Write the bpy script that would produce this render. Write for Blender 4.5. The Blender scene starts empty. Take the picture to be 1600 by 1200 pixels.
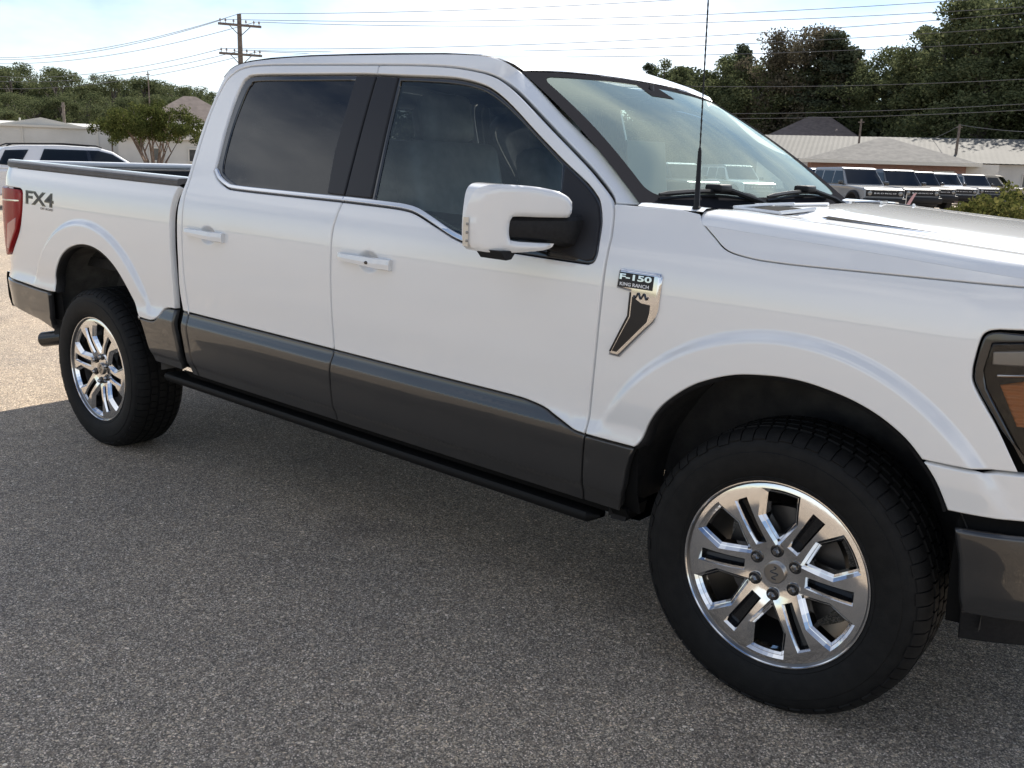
import bpy, bmesh, math, random
import numpy as np
from mathutils import Vector, Matrix
from mathutils.geometry import delaunay_2d_cdt
R_=math.radians; PI=math.pi
SC=bpy.context.scene; COL=SC.collection

# ---------------------------------------------------------------- camera
CAM=Vector((.9125,-2.3682,1.5016)); YAW,PITCH,ROLL=-.6656,.2302,.0323; FPX=1453.7166
def cam_axes():
    cy,sy,cp,sp=math.cos(YAW),math.sin(YAW),math.cos(PITCH),math.sin(PITCH)
    f=Vector((sy*cp,cy*cp,-sp)); r=Vector((cy,-sy,0)); u=r.cross(f)
    cr,sr=math.cos(ROLL),math.sin(ROLL)
    return cr*r+sr*u, -sr*r+cr*u, f
cr_,cu_,cf_=cam_axes()
cd=bpy.data.cameras.new('camera'); cam=bpy.data.objects.new('camera',cd); COL.objects.link(cam)
cam.matrix_world=Matrix(((cr_.x,cu_.x,-cf_.x,CAM.x),(cr_.y,cu_.y,-cf_.y,CAM.y),(cr_.z,cu_.z,-cf_.z,CAM.z),(0,0,0,1)))
cd.sensor_fit='HORIZONTAL'; cd.sensor_width=36; cd.lens=FPX/1600*36; cd.clip_start=.05; cd.clip_end=6000
SC.camera=cam
SC.render.resolution_x=1024; SC.render.resolution_y=768
# ---------------------------------------------------------------- light
SUN_EL=44; SUN_DIR=Vector((-.14,.99,0)).normalized()
wd=bpy.data.worlds.new('World'); SC.world=wd; wd.use_nodes=True
nt=wd.node_tree; N=nt.nodes; L=nt.links; N.clear()
out=N.new('ShaderNodeOutputWorld'); bg=N.new('ShaderNodeBackground'); bg.inputs[1].default_value=.118
sky=N.new('ShaderNodeTexSky'); sky.sky_type='NISHITA'; sky.sun_disc=False
sky.sun_elevation=R_(SUN_EL); sky.sun_rotation=math.atan2(SUN_DIR.x,SUN_DIR.y); sky.air_density=1.; sky.dust_density=.1; sky.ozone_density=1.5
tc=N.new('ShaderNodeTexCoord'); mp=N.new('ShaderNodeMapping'); mp.inputs['Scale'].default_value=(1,1,2.6); mp.inputs['Location'].default_value=(.35,.2,.1)
no=N.new('ShaderNodeTexNoise'); no.inputs['Scale'].default_value=1.7; no.inputs['Detail'].default_value=7; no.inputs['Roughness'].default_value=.55
ra=N.new('ShaderNodeValToRGB'); ra.color_ramp.elements[0].position=.44; ra.color_ramp.elements[1].position=.66
ra.color_ramp.elements[1].color=(.9,.9,.9,1)
mx=N.new('ShaderNodeMixRGB'); mx.inputs[2].default_value=(5.3,5.52,5.85,1)
L.new(tc.outputs['Generated'],mp.inputs[0]); L.new(mp.outputs[0],no.inputs[0]); L.new(no.outputs[0],ra.inputs[0])
sm=N.new('ShaderNodeMixRGB'); sm.blend_type='MULTIPLY'; sm.inputs[0].default_value=1; sm.inputs[2].default_value=(.53,.525,.55,1); L.new(sky.outputs[0],sm.inputs[1])
L.new(ra.outputs[0],mx.inputs[0]); L.new(sm.outputs[0],mx.inputs[1]); L.new(mx.outputs[0],bg.inputs[0]); L.new(bg.outputs[0],out.inputs[0])
sd=bpy.data.lights.new('sun','SUN'); sd.energy=3.6; sd.angle=R_(.53); sd.color=(1,.94,.85)
sun=bpy.data.objects.new('sun',sd); COL.objects.link(sun)
ce=math.cos(R_(SUN_EL)); sv=Vector((SUN_DIR.x*ce,SUN_DIR.y*ce,math.sin(R_(SUN_EL))))
sun.rotation_euler=sv.to_track_quat('Z','Y').to_euler(); sun.location=sv*60
SC.view_settings.view_transform='Standard'; SC.view_settings.look='None'; SC.view_settings.exposure=1.22; SC.view_settings.gamma=1
SC.view_settings.use_curve_mapping=False

# ---------------------------------------------------------------- materials
MATS={}
def mat(name,col,rough=.5,metal=0,coat=0,coatr=.03,spec=.5,emis=None):
    if name in MATS: return MATS[name]
    m=bpy.data.materials.new(name); m.use_nodes=True; b=m.node_tree.nodes['Principled BSDF']
    b.inputs['Base Color'].default_value=(*col,1); b.inputs['Roughness'].default_value=rough; b.inputs['Metallic'].default_value=metal
    b.inputs['Coat Weight'].default_value=coat; b.inputs['Coat Roughness'].default_value=coatr; b.inputs['Specular IOR Level'].default_value=spec
    MATS[name]=m; return m
def nodes(m): return m.node_tree.nodes,m.node_tree.links,m.node_tree.nodes['Principled BSDF']
def vary(m,scale,lo,hi,detail=4,coord='Object',bump=0,bscale=None,rlo=None,rhi=None):
    """noise-driven colour between lo and hi, optional bump"""
    n,l,b=nodes(m); t=n.new('ShaderNodeTexCoord'); x=n.new('ShaderNodeTexNoise'); x.inputs['Scale'].default_value=scale; x.inputs['Detail'].default_value=detail
    r=n.new('ShaderNodeValToRGB'); r.color_ramp.elements[0].position=.3; r.color_ramp.elements[1].position=.7
    r.color_ramp.elements[0].color=(*lo,1); r.color_ramp.elements[1].color=(*hi,1)
    l.new(t.outputs[coord],x.inputs[0]); l.new(x.outputs[0],r.inputs[0]); l.new(r.outputs[0],b.inputs['Base Color'])
    if rlo is not None:
        q=n.new('ShaderNodeMapRange'); q.inputs[3].default_value=rlo; q.inputs[4].default_value=rhi
        l.new(x.outputs[0],q.inputs[0]); l.new(q.outputs[0],b.inputs['Roughness'])
    if bump:
        y=n.new('ShaderNodeTexNoise'); y.inputs['Scale'].default_value=bscale or scale*4; y.inputs['Detail'].default_value=5
        u=n.new('ShaderNodeBump'); u.inputs['Strength'].default_value=bump; u.inputs['Distance'].default_value=.01
        l.new(t.outputs[coord],y.inputs[0]); l.new(y.outputs[0],u.inputs['Height']); l.new(u.outputs[0],b.inputs['Normal'])
    return m
def glass_mat(name,tint,ior=1.5,rough=0.,refl=(1,1,1)):
    m=bpy.data.materials.new(name); m.use_nodes=True; n=m.node_tree.nodes; l=m.node_tree.links; n.clear()
    o=n.new('ShaderNodeOutputMaterial'); t=n.new('ShaderNodeBsdfTransparent'); t.inputs[0].default_value=(*tint,1)
    g=n.new('ShaderNodeBsdfGlossy'); g.inputs[0].default_value=(*refl,1); g.inputs['Roughness'].default_value=rough
    f=n.new('ShaderNodeFresnel'); f.inputs[0].default_value=ior; x=n.new('ShaderNodeMixShader')
    l.new(f.outputs[0],x.inputs[0]); l.new(t.outputs[0],x.inputs[1]); l.new(g.outputs[0],x.inputs[2]); l.new(x.outputs[0],o.inputs[0])
    MATS[name]=m; return m
PAINT=mat('white_pearl_paint',(.75,.75,.74),.32,0,1,.015); PAINT.node_tree.nodes['Principled BSDF'].inputs['Coat IOR'].default_value=1.7
def flake(m,amount):
    n,l,b=nodes(m); t=n.new('ShaderNodeTexCoord'); v=n.new('ShaderNodeTexNoise'); v.inputs['Scale'].default_value=3; v.inputs['Detail'].default_value=2
    u=n.new('ShaderNodeBump'); u.inputs['Strength'].default_value=amount; u.inputs['Distance'].default_value=.004
    l.new(t.outputs['Object'],v.inputs[0]); l.new(v.outputs[0],u.inputs['Height']); l.new(u.outputs[0],b.inputs['Coat Normal'])
flake(PAINT,.05)
GREY=mat('stone_grey_metallic_paint',(.024,.024,.0245),.34,.25,1,.012); flake(GREY,.06)
CHROME=mat('polished_chrome',(.62,.62,.63),.07,1)
RIMC=mat('dark_chrome_rim',(.74,.74,.745),.11,1)
BLK=vary(mat('black_textured_plastic',(.018,.018,.019),.55,spec=.25),90,(.009,.009,.010),(.016,.016,.017),bump=.15,bscale=500)
GBLK=mat('gloss_black',(.012,.012,.013),.08,0,.6)
SBLK=mat('satin_black_applique',(.016,.015,.016),.30,0,0,.1,.3)
RUB=vary(mat('tyre_rubber',(.018,.017,.017),.7,spec=.25),35,(.004,.004,.004),(.009,.0085,.008),bump=.12,bscale=260)
LINER=vary(mat('wheel_liner_plastic',(.03,.03,.03),.8),14,(.02,.02,.02),(.05,.047,.043),bump=.3,bscale=60)
LINER2=vary(mat('rear_liner_grey',(.12,.115,.105),.8),14,(.08,.076,.07),(.15,.143,.13),bump=.3,bscale=60)
DARK=mat('underbody_black',(.008,.008,.008),.9,spec=.1)
IRON=mat('brake_iron',(.25,.24,.23),.4,.9)
RAILP=vary(mat('bed_rail_plastic',(.075,.072,.075),.55),30,(.06,.058,.06),(.09,.087,.09),bump=.1,bscale=300)
LINB=vary(mat('bed_liner_black',(.012,.012,.012),.75),50,(.010,.010,.010),(.02,.02,.02),bump=.3,bscale=220)
AMBER=mat('amber_reflector',(.62,.19,.03),.25,0,.5)
LAMPG=mat('lamp_bezel_grey',(.28,.28,.28),.2,.7)
RED=mat('red_lamp_lens',(.26,.008,.010),.25,0,0,.05,.25)
REDL=mat('pink_reverse_lens',(.42,.16,.14),.15,0,1,.02)
CREAM=mat('cream_signal_lens',(.62,.57,.48),.12,0,1,.02)
SEAT=vary(mat('grey_leather',(.20,.19,.18),.45),20,(.22,.21,.20),(.32,.305,.285))
TRIM=mat('tan_door_trim',(.30,.27,.22),.6)
DASH=mat('dark_dashboard',(.05,.05,.05),.6)
HEADL=mat('grey_headliner',(.25,.24,.23),.8)
PAPER=mat('paper_sheet',(.72,.72,.66),.7)
WHITE=mat('white_print',(.8,.8,.8),.5)
GL_F=glass_mat('front_door_glass',(.74,.84,.83),1.54,refl=(.85,.97,1))
GL_R=glass_mat('privacy_glass',(.07,.074,.08),1.5)
GL_W=glass_mat('windshield_glass',(.76,.86,.78),1.85,refl=(.92,1,.86))
_n=GL_W.node_tree.nodes; _l=GL_W.node_tree.links; _o=[q for q in _n if q.type=='OUTPUT_MATERIAL'][0]; _x=_o.inputs[0].links[0].from_socket; _d=_n.new('ShaderNodeBsdfDiffuse'); _d.inputs[0].default_value=(.55,.68,.58,1); _m=_n.new('ShaderNodeMixShader'); _m.inputs[0].default_value=.10; _l.new(_x,_m.inputs[1]); _l.new(_d.outputs[0],_m.inputs[2]); _l.new(_m.outputs[0],_o.inputs[0])   # pale green sky haze painted into the glass as diffuse colour
GL_L=glass_mat('clear_lens',(.75,.75,.75),1.5)

_n,_l,_b=nodes(AMBER); _t=_n.new('ShaderNodeTexCoord'); _w=_n.new('ShaderNodeTexWave'); _w.bands_direction='Z'; _w.inputs['Scale'].default_value=22; _u=_n.new('ShaderNodeBump'); _u.inputs['Strength'].default_value=.8; _u.inputs['Distance'].default_value=.006
_l.new(_t.outputs['Object'],_w.inputs[0]); _l.new(_w.outputs[0],_u.inputs['Height']); _l.new(_u.outputs[0],_b.inputs['Normal'])

# ---------------------------------------------------------------- mesh helpers
def link(o,parent=None,inv=None):
    COL.objects.link(o)
    if parent is not None:
        o.parent=parent
        if inv is not None: o.matrix_parent_inverse=inv
    return o
def thing(name,label,cat,loc=(0,0,0),rz=0,group=None):
    o=bpy.data.objects.new(name,None); o.empty_display_size=.2; COL.objects.link(o); o.location=loc; o.rotation_euler=(0,0,rz)
    tag(o,label,cat,group); return o
def tag(o,label=None,cat=None,group=None,kind=None):
    if label: o['label']=label
    if cat: o['category']=cat
    if group: o['group']=group
    if kind: o['kind']=kind
    return o
def mesh(name,v,f,m,smooth=None,normals=None):
    me=bpy.data.meshes.new(name); me.from_pydata([tuple(p) for p in v],[],f); 
    for x in (m if isinstance(m,(list,tuple)) else [m]): me.materials.append(x)
    if normals is not None:
        me.polygons.foreach_set('use_smooth',[True]*len(me.polygons)); me.update()
        me.normals_split_custom_set_from_vertices([tuple(n) for n in normals])
    elif smooth is not None:
        me.polygons.foreach_set('use_smooth',[True]*len(me.polygons)); me.update(); me.set_sharp_from_angle(angle=R_(smooth))
    else: me.update()
    return me
INV={}
def obj(name,v,f,m,parent=None,smooth=None,normals=None):
    o=bpy.data.objects.new(name,mesh(name,v,f,m,smooth,normals))
    return link(o,parent,INV.get(parent.name) if parent is not None else None)
class MB:
    def __init__(s): s.v=[]; s.f=[]
    def add(s,v,f):
        n=len(s.v); s.v+=[tuple(p) for p in v]; s.f+=[tuple(i+n for i in q) for q in f]; return s
    def box(s,c,d,rz=0,M=None):
        x,y,z=d[0]/2,d[1]/2,d[2]/2; p=[(-x,-y,-z),(x,-y,-z),(x,y,-z),(-x,y,-z),(-x,-y,z),(x,-y,z),(x,y,z),(-x,y,z)]
        if M is None: M=Matrix.Translation(c)@Matrix.Rotation(rz,4,'Z')
        return s.add([M@Vector(q) for q in p],[(0,3,2,1),(4,5,6,7),(0,1,5,4),(1,2,6,5),(2,3,7,6),(3,0,4,7)])
    def cbox(s,c,d,b=.02,M=None):
        """box with chamfered edges"""
        bm=bmesh.new(); bmesh.ops.create_cube(bm,size=1)
        for v in bm.verts: v.co=Vector((v.co.x*d[0],v.co.y*d[1],v.co.z*d[2]))
        bmesh.ops.bevel(bm,geom=bm.edges[:],offset=b,segments=2,affect='EDGES',profile=.5)
        bm.verts.index_update(); M=M or Matrix.Translation(c)
        s.add([M@v.co for v in bm.verts],[[v.index for v in q.verts] for q in bm.faces]); bm.free(); return s
    def tube(s,path,r,n=8,cap=True):
        path=[Vector(p) for p in path]; rs=r if isinstance(r,(list,tuple)) else [r]*len(path); vs=[];fs=[]
        for i,p in enumerate(path):
            t=(path[min(i+1,len(path)-1)]-path[max(i-1,0)]).normalized()
            a=t.cross(Vector((0,0,1)) if abs(t.z)<.9 else Vector((1,0,0))).normalized(); b=t.cross(a)
            for k in range(n):
                q=2*PI*k/n; vs.append(p+rs[i]*(a*math.cos(q)+b*math.sin(q)))
        for i in range(len(path)-1):
            for k in range(n): fs.append((i*n+k,i*n+(k+1)%n,(i+1)*n+(k+1)%n,(i+1)*n+k))
        if cap: fs+= [tuple(range(n))[::-1],tuple((len(path)-1)*n+k for k in range(n))]
        return s.add(vs,fs)
    def lathe(s,prof,n=64,axis='y',c=(0,0,0)):
        """prof: (r, h) list revolved about axis"""
        vs=[];fs=[]
        for k in range(n):
            a=2*PI*k/n
            for r,h in prof:
                vs.append((c[0]+r*math.cos(a),c[1]+h,c[2]+r*math.sin(a)) if axis=='y' else (c[0]+r*math.cos(a),c[1]+r*math.sin(a),c[2]+h))
        m=len(prof)
        for k in range(n):
            for i in range(m-1):
                q=(k*m+i,k*m+i+1,((k+1)%n)*m+i+1,((k+1)%n)*m+i); fs.append(q if axis=='y' else q[::-1])
        return s.add(vs,fs)
    def grid(s,P,flip=False):
        r=len(P); c=len(P[0]); vs=[p for row in P for p in row]; fs=[]
        for i in range(r-1):
            for j in range(c-1):
                q=(i*c+j,i*c+j+1,(i+1)*c+j+1,(i+1)*c+j); fs.append(q[::-1] if flip else q)
        return s.add(vs,fs)
    def prism(s,poly,a0,a1,fn):
        """poly of 2-D points extruded from a0 to a1; fn(u,v,a) -> 3-D"""
        n=len(poly); vs=[fn(u,v,a0) for u,v in poly]+[fn(u,v,a1) for u,v in poly]
        fs=[tuple(range(n)),tuple(range(2*n-1,n-1,-1))]+[(i,i+n,(i+1)%n+n,(i+1)%n) for i in range(n)]
        return s.add(vs,fs)
    def build(s,name,m,parent=None,smooth=None):
        return obj(name,s.v,s.f,m,parent,smooth)
def fix_normals(o):
    bm=bmesh.new(); bm.from_mesh(o.data); bmesh.ops.recalc_face_normals(bm,faces=bm.faces[:]); bm.to_mesh(o.data); bm.free(); return o
def cr(pts,n=6,closed=False):
    """Catmull-Rom through 2-D/3-D points"""
    P=[np.array(p,float) for p in pts]; m=len(P); o=[]
    for i in range(m if closed else m-1):
        if closed: a,b,c,d=P[i-1],P[i],P[(i+1)%m],P[(i+2)%m]
        else: b,c=P[i],P[i+1]; a=P[i-1] if i else 2*b-c; d=P[i+2] if i+2<m else 2*c-b
        for k in range(n):
            t=k/n; o.append(.5*((2*b)+(c-a)*t+(2*a-5*b+4*c-d)*t*t+(-a+3*b-3*c+d)*t**3))
    if not closed: o.append(P[-1])
    return [tuple(float(x) for x in p) for p in o]
def dens(poly,st):
    o=[]
    for i in range(len(poly)):
        a=poly[i]; b=poly[(i+1)%len(poly)]; d=math.dist(a,b)
        if d<1e-6: continue
        k=max(1,int(d/st+.5))
        for j in range(k): o.append((a[0]+(b[0]-a[0])*j/k,a[1]+(b[1]-a[1])*j/k))
    return o
def area(p): return .5*sum(p[i][0]*p[(i+1)%len(p)][1]-p[(i+1)%len(p)][0]*p[i][1] for i in range(len(p)))
def offs(p,d):
    """offset closed CCW polygon inward by d"""
    n=len(p); o=[]
    for i in range(n):
        a,b,c=p[i-1],p[i],p[(i+1)%n]
        e1=(b[0]-a[0],b[1]-a[1]); e2=(c[0]-b[0],c[1]-b[1]); l1=math.hypot(*e1) or 1e-9; l2=math.hypot(*e2) or 1e-9
        n1=(-e1[1]/l1,e1[0]/l1); n2=(-e2[1]/l2,e2[0]/l2); q=(n1[0]+n2[0],n1[1]+n2[1]); k=max(.35,1+n1[0]*n2[0]+n1[1]*n2[1])
        o.append((b[0]+d*q[0]/k,b[1]+d*q[1]/k))
    return o
def inside(pts,poly):
    x=pts[:,0];y=pts[:,1]; r=np.zeros(len(pts),bool); P=np.array(poly); Q=np.roll(P,-1,0)
    for (x1,y1),(x2,y2) in zip(P,Q):
        if y1==y2: continue
        c=((y1>y)!=(y2>y))&(x<(x2-x1)*(y-y1)/(y2-y1)+x1); r^=c
    return r
def dist_poly(pts,poly):
    P=np.array(poly); Q=np.roll(P,-1,0); D=np.full(len(pts),1e9)
    for a,b in zip(P,Q):
        e=b-a; t=np.clip(((pts-a)@e)/max(e@e,1e-12),0,1); D=np.minimum(D,np.hypot(*(pts-(a+t[:,None]*e)).T))
    return D
def tri(outline,holes=(),step=.03,extra=None):
    """triangulate with interior grid; returns points array, triangles, index ranges of the loops"""
    loops=[outline]+list(holes); V=[];E=[];rng=[]
    for lp in loops:
        s=len(V); V+=list(lp); n=len(lp); E+=[(s+i,s+(i+1)%n) for i in range(n)]; rng.append((s,n))
    A=np.array(outline); x0,y0=A.min(0); x1,y1=A.max(0)
    gx,gy=np.meshgrid(np.arange(x0+step/2,x1,step),np.arange(y0+step/2,y1,step)); g=np.stack([gx.ravel(),gy.ravel()],1)
    if len(g):
        ok=inside(g,outline)
        for h in holes: ok&=~inside(g,h)
        g=g[ok]
        if len(g):
            d=dist_poly(g,outline)
            for h in holes: d=np.minimum(d,dist_poly(g,h))
            g=g[d>step*.45]
            if extra is not None and len(extra):
                e=np.array(extra); ok=inside(e,outline)
                for h in holes: ok&=~inside(e,h)
                e=e[ok]
                if len(e):
                    d=dist_poly(e,outline); e=e[d>.006]
                    keep=np.ones(len(g),bool)
                    for cx,cz,R in FLARE: 
                        r=np.hypot(g[:,0]-cx,g[:,1]-cz); keep&=~((r>R-.050)&(r<R+.036)&(g[:,1]>.60))
                    g=np.concatenate([g[keep],e])
            V+=[tuple(q) for q in g]
    r=delaunay_2d_cdt([Vector(q) for q in V],E,[],0,1e-7)
    vo=np.array([(q.x,q.y) for q in r[0]]); T=np.array([t for t in r[2] if len(t)==3])
    c=vo[T].mean(1); ok=inside(c,outline)
    for h in holes: ok&=~inside(c,h)
    T=T[ok]
    a=vo[T[:,0]];b=vo[T[:,1]];cc=vo[T[:,2]]; s=(b[:,0]-a[:,0])*(cc[:,1]-a[:,1])-(b[:,1]-a[:,1])*(cc[:,0]-a[:,0])
    T[s<0]=T[s<0][:,::-1]
    # map input loops to output verts
    mp={}
    for i,orig in enumerate(r[3]):
        for q in orig: mp[q]=i
    return vo,T.tolist(),[[mp.get(s+i) for i in range(n)] for s,n in rng]
PROF=[(.28,.90),(.38,.935),(.44,.957),(.485,.973),(.505,.985),(.60,.997),(.665,1.004),(.680,1.0035),(.688,1.0015),(.732,.9885),(.745,.988),(.775,.9885),(.90,.993),(1.0,.993),(1.10,.990),(1.15,.987),(1.20,.982),(1.25,.972),(1.29,.957),(1.32,.944),(1.40,.915),(1.60,.842),(1.80,.763),(1.86,.738),(2.0,.68)]
def _tang(P):
    n=len(P); d=[(P[i+1][1]-P[i][1])/(P[i+1][0]-P[i][0]) for i in range(n-1)]
    m=[d[0]]
    for i in range(1,n-1):
        m.append(0. if d[i-1]*d[i]<=0 else 2*d[i-1]*d[i]/(d[i-1]+d[i]))
    return m+[d[-1]]
_T=_tang(PROF)
def pchip(P,T,z):
    if z<=P[0][0]: return P[0][1]+T[0]*(z-P[0][0])
    if z>=P[-1][0]: return P[-1][1]+T[-1]*(z-P[-1][0])
    i=0
    while z>P[i+1][0]: i+=1
    h=P[i+1][0]-P[i][0]; t=(z-P[i][0])/h
    return ((1+2*t)*(1-t)**2*P[i][1]+t*(1-t)**2*h*T[i]+t*t*(3-2*t)*P[i+1][1]+t*t*(t-1)*h*T[i+1])
def sst(a,b,x):
    t=min(1.,max(0.,(x-a)/(b-a))); return t*t*t*(t*(6*t-15)+10)
FLARE=((-.02,.449,.640),(-3.70,.44,.632))
def wfun(X,Z):
    w=pchip(PROF,_T,Z)
    if X>.36: w-=.25*((X-.36)/.46)**2.2
    if X<-4.49: w-=1.44*min(-4.49-X,.25)**2
    # no lower body sculpt ahead of the front arch or behind the rear one
    for cx,cz,R in FLARE:
        r=math.hypot(X-cx,Z-cz)
        if r<R+.04 and Z>.55:
            w+=.020*(1-sst(R-.028,R+.012,r))*sst(.62,.84,Z)
    return w
# ---------------------------------------------------------------- pickup truck (body frame X, Z; centre line y = CY; nose-down rake)
CY=.98; RAKE=.0254; HZ=.405; cR,sR=math.cos(RAKE),math.sin(RAKE)
def bw(X,y,Z):
    z=Z-HZ; return Vector((X*cR+z*sR,y,-X*sR+z*cR+HZ))
def bn(n):
    return Vector((n[0]*cR+n[2]*sR,n[1],-n[0]*sR+n[2]*cR)).normalized()
TL=(-1.8465,CY,0)
truck=thing('pickup_truck','white crew cab pickup truck with stone grey lower body and chrome wheels','pickup truck',TL)
INV[truck.name]=Matrix.Translation(TL).inverted()
def surf(X,Z,s,off,wf):
    e=.0015; w=wf(X,Z); wx=(wf(X+e,Z)-wf(X-e,Z))/(2*e); wz=(wf(X,Z+e)-wf(X,Z-e))/(2*e)
    n=Vector((-wx,-1,-wz)).normalized(); p=Vector((X,CY-w,Z))+n*off
    if s<0: p.y=2*CY-p.y; n.y=-n.y
    return bw(*p),bn(n)
def panel(name,outline,m,parent,s=1,holes=(),off=0.,gap=.0034,ins=.004,drop=.003,depth=.03,step=.04,wf=wfun,dn=.025,extra=None):
    o=dens(outline,dn); o=o if area(o)>0 else o[::-1]; H=[]
    for h in holes:
        h=dens(h,dn); H.append(h if area(h)<0 else h[::-1])
    outer=[offs(o,gap)]+[offs(h,gap) for h in H]; inner=[offs(q,ins) for q in outer]
    pts,T,loops=tri(inner[0],[q for q in inner[1:]],step,extra)
    V=[];NN=[]
    for X,Z in pts:
        p,n=surf(X,Z,s,off,wf); V.append(p); NN.append(n)
    F=[t if s>0 else t[::-1] for t in T]
    for lp,oq in zip(loops,outer):
        n=len(oq); a=len(V)
        for i in range(n):
            t=(oq[(i+1)%n][0]-oq[i-1][0],oq[(i+1)%n][1]-oq[i-1][1]); l=math.hypot(*t) or 1; on=bn((t[1]/l,0,-t[0]/l))
            p,nn=surf(oq[i][0],oq[i][1],s,off-drop,wf); V.append(p); NN.append((nn*.6+on).normalized())
        b=len(V)
        for i in range(n):
            t=(oq[(i+1)%n][0]-oq[i-1][0],oq[(i+1)%n][1]-oq[i-1][1]); l=math.hypot(*t) or 1; on=bn((t[1]/l,0,-t[0]/l))
            p,nn=surf(oq[i][0],oq[i][1],s,off-depth,wf); V.append(p); NN.append(on)
        for i in range(n):
            j=(i+1)%n; q1=(lp[i],a+i,a+j,lp[j]); q2=(a+i,b+i,b+j,a+j)
            if None in q1 or lp[i]==lp[j]: q1=None
            for q in (q1,q2):
                if q: F.append(q if s>0 else q[::-1])
    return obj(name,V,F,m,parent,normals=NN)
def cutz(seam,z0,z1,rev=False):
    q=[p for p in seam if z0<=p[1]<=z1]; return q[::-1] if rev else q

B=cr([(-1.847,.437),(-1.846,.491),(-1.847,.593),(-1.841,.676),(-1.836,.737),(-1.843,.829),(-1.852,.985),(-1.856,1.13),(-1.853,1.196),(-1.843,1.25),(-1.835,1.304),(-1.836,1.387),(-1.843,1.553),(-1.848,1.732),(-1.852,1.814)],5)
FS=cr([(-.658,.437),(-.652,.50),(-.648,.60),(-.641,.674),(-.638,.78),(-.632,.895),(-.628,1.045),(-.627,1.165),(-.627,1.272),(-.632,1.307),(-.644,1.362),(-.659,1.390),(-.681,1.413),(-.727,1.448),(-.805,1.502),(-.963,1.600),(-1.134,1.707),(-1.22,1.752),(-1.279,1.772),(-1.343,1.785),(-1.46,1.800),(-1.621,1.809),(-1.852,1.814)],5)
RT=cr([(-1.852,1.814),(-2.296,1.820),(-2.562,1.821),(-2.691,1.812),(-2.756,1.787),(-2.801,1.74),(-2.831,1.634),(-2.843,1.489),(-2.847,1.38),(-2.848,1.25),(-2.850,1.15),(-2.849,1.048),(-2.841,.906),(-2.822,.749),(-2.821,.738),(-2.820,.671),(-2.816,.573),(-2.805,.492),(-2.800,.437)],5)
TTF=cr([(-1.837,.736),(-1.5,.735),(-1.231,.735),(-.945,.735),(-.863,.730),(-.808,.721),(-.773,.709),(-.725,.693),(-.681,.678),(-.641,.674)],4)
WF=cr([(-1.848,1.777),(-1.737,1.773),(-1.604,1.769),(-1.444,1.762),(-1.326,1.743),(-1.244,1.717),(-1.145,1.665),(-1.023,1.588),(-.877,1.499),(-.772,1.440),(-.722,1.404),(-.699,1.377),(-.678,1.327),(-.667,1.27),(-.664,1.235),(-.670,1.213),(-.685,1.204),(-.71,1.202),(-.847,1.203),(-1.0,1.205),(-1.120,1.207),(-1.174,1.211),(-1.250,1.227),(-1.352,1.262),(-1.441,1.290),(-1.505,1.299),(-1.60,1.302),(-1.835,1.304)],4)
GF=cr([(-1.717,1.756),(-1.597,1.753),(-1.436,1.744),(-1.319,1.726),(-1.235,1.696),(-1.138,1.646),(-1.017,1.572),(-.885,1.489)],4)+[(-.868,1.42),(-.862,1.34),(-.86,1.226)]+cr([(-1.0,1.226),(-1.12,1.227),(-1.174,1.231),(-1.25,1.247),(-1.352,1.282),(-1.441,1.311),(-1.505,1.320),(-1.58,1.323),(-1.676,1.324)],4)
WR=cr([(-1.835,1.304),(-2.2,1.303),(-2.507,1.304),(-2.579,1.313),(-2.648,1.338),(-2.691,1.372)],4)+cr([(-2.688,1.40),(-2.690,1.445),(-2.695,1.535),(-2.691,1.663),(-2.676,1.740),(-2.654,1.767),(-2.593,1.780),(-2.276,1.781),(-1.962,1.780),(-1.848,1.777)],4)
GR=cr([(-2.60,1.352),(-2.648,1.392),(-2.659,1.555),(-2.641,1.699),(-2.620,1.742),(-2.582,1.757),(-2.3,1.759)],4)+[(-1.970,1.759),(-1.968,1.488),(-1.944,1.326),(-2.515,1.326)]
AF=cr([(-.459,.675),(-.440,.700),(-.415,.763),(-.371,.829),(-.297,.894),(-.227,.932),(-.157,.957),(-.089,.969),(-.022,.975),(.043,.973),(.109,.963),(.172,.948),(.236,.923),(.299,.885),(.346,.840),(.385,.791),(.419,.724)],4)
AR=cr([(-4.031,.674),(-4.030,.72),(-4.008,.780),(-3.936,.865),(-3.853,.918),(-3.751,.948),(-3.655,.956),(-3.563,.946),(-3.476,.918),(-3.392,.871),(-3.318,.803),(-3.266,.732),(-3.215,.660),(-3.186,.566),(-3.168,.495),(-3.160,.445)],4)
BF=cr([(-2.930,.445),(-2.915,.493),(-2.922,.585),(-2.931,.654),(-2.931,.737),(-2.932,.86),(-2.941,1.004),(-2.945,1.124),(-2.942,1.181),(-2.927,1.253),(-2.909,1.298)],4)
HC=cr([(-.361,1.380),(-.338,1.351),(-.299,1.322),(-.247,1.289),(-.171,1.276),(-.10,1.273),(-.02,1.273),(.2,1.277),(.49,1.282),(.80,1.285)],5)
CBR=cr([(-2.868,.738),(-2.885,.828),(-2.888,.973),(-2.893,1.10),(-2.892,1.185),(-2.882,1.256),(-2.872,1.34),(-2.872,1.41),(-2.866,1.544),(-2.843,1.684),(-2.819,1.774),(-2.785,1.815),(-2.706,1.839),(-2.523,1.853),(-2.217,1.860),(-1.638,1.855),(-1.402,1.848),(-1.30,1.836),(-1.235,1.818),(-1.19,1.790)],4)
APE=[(-1.19,1.790),(-1.08,1.722),(-.961,1.645),(-.794,1.545),(-.68,1.462),(-.567,1.381)]
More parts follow.
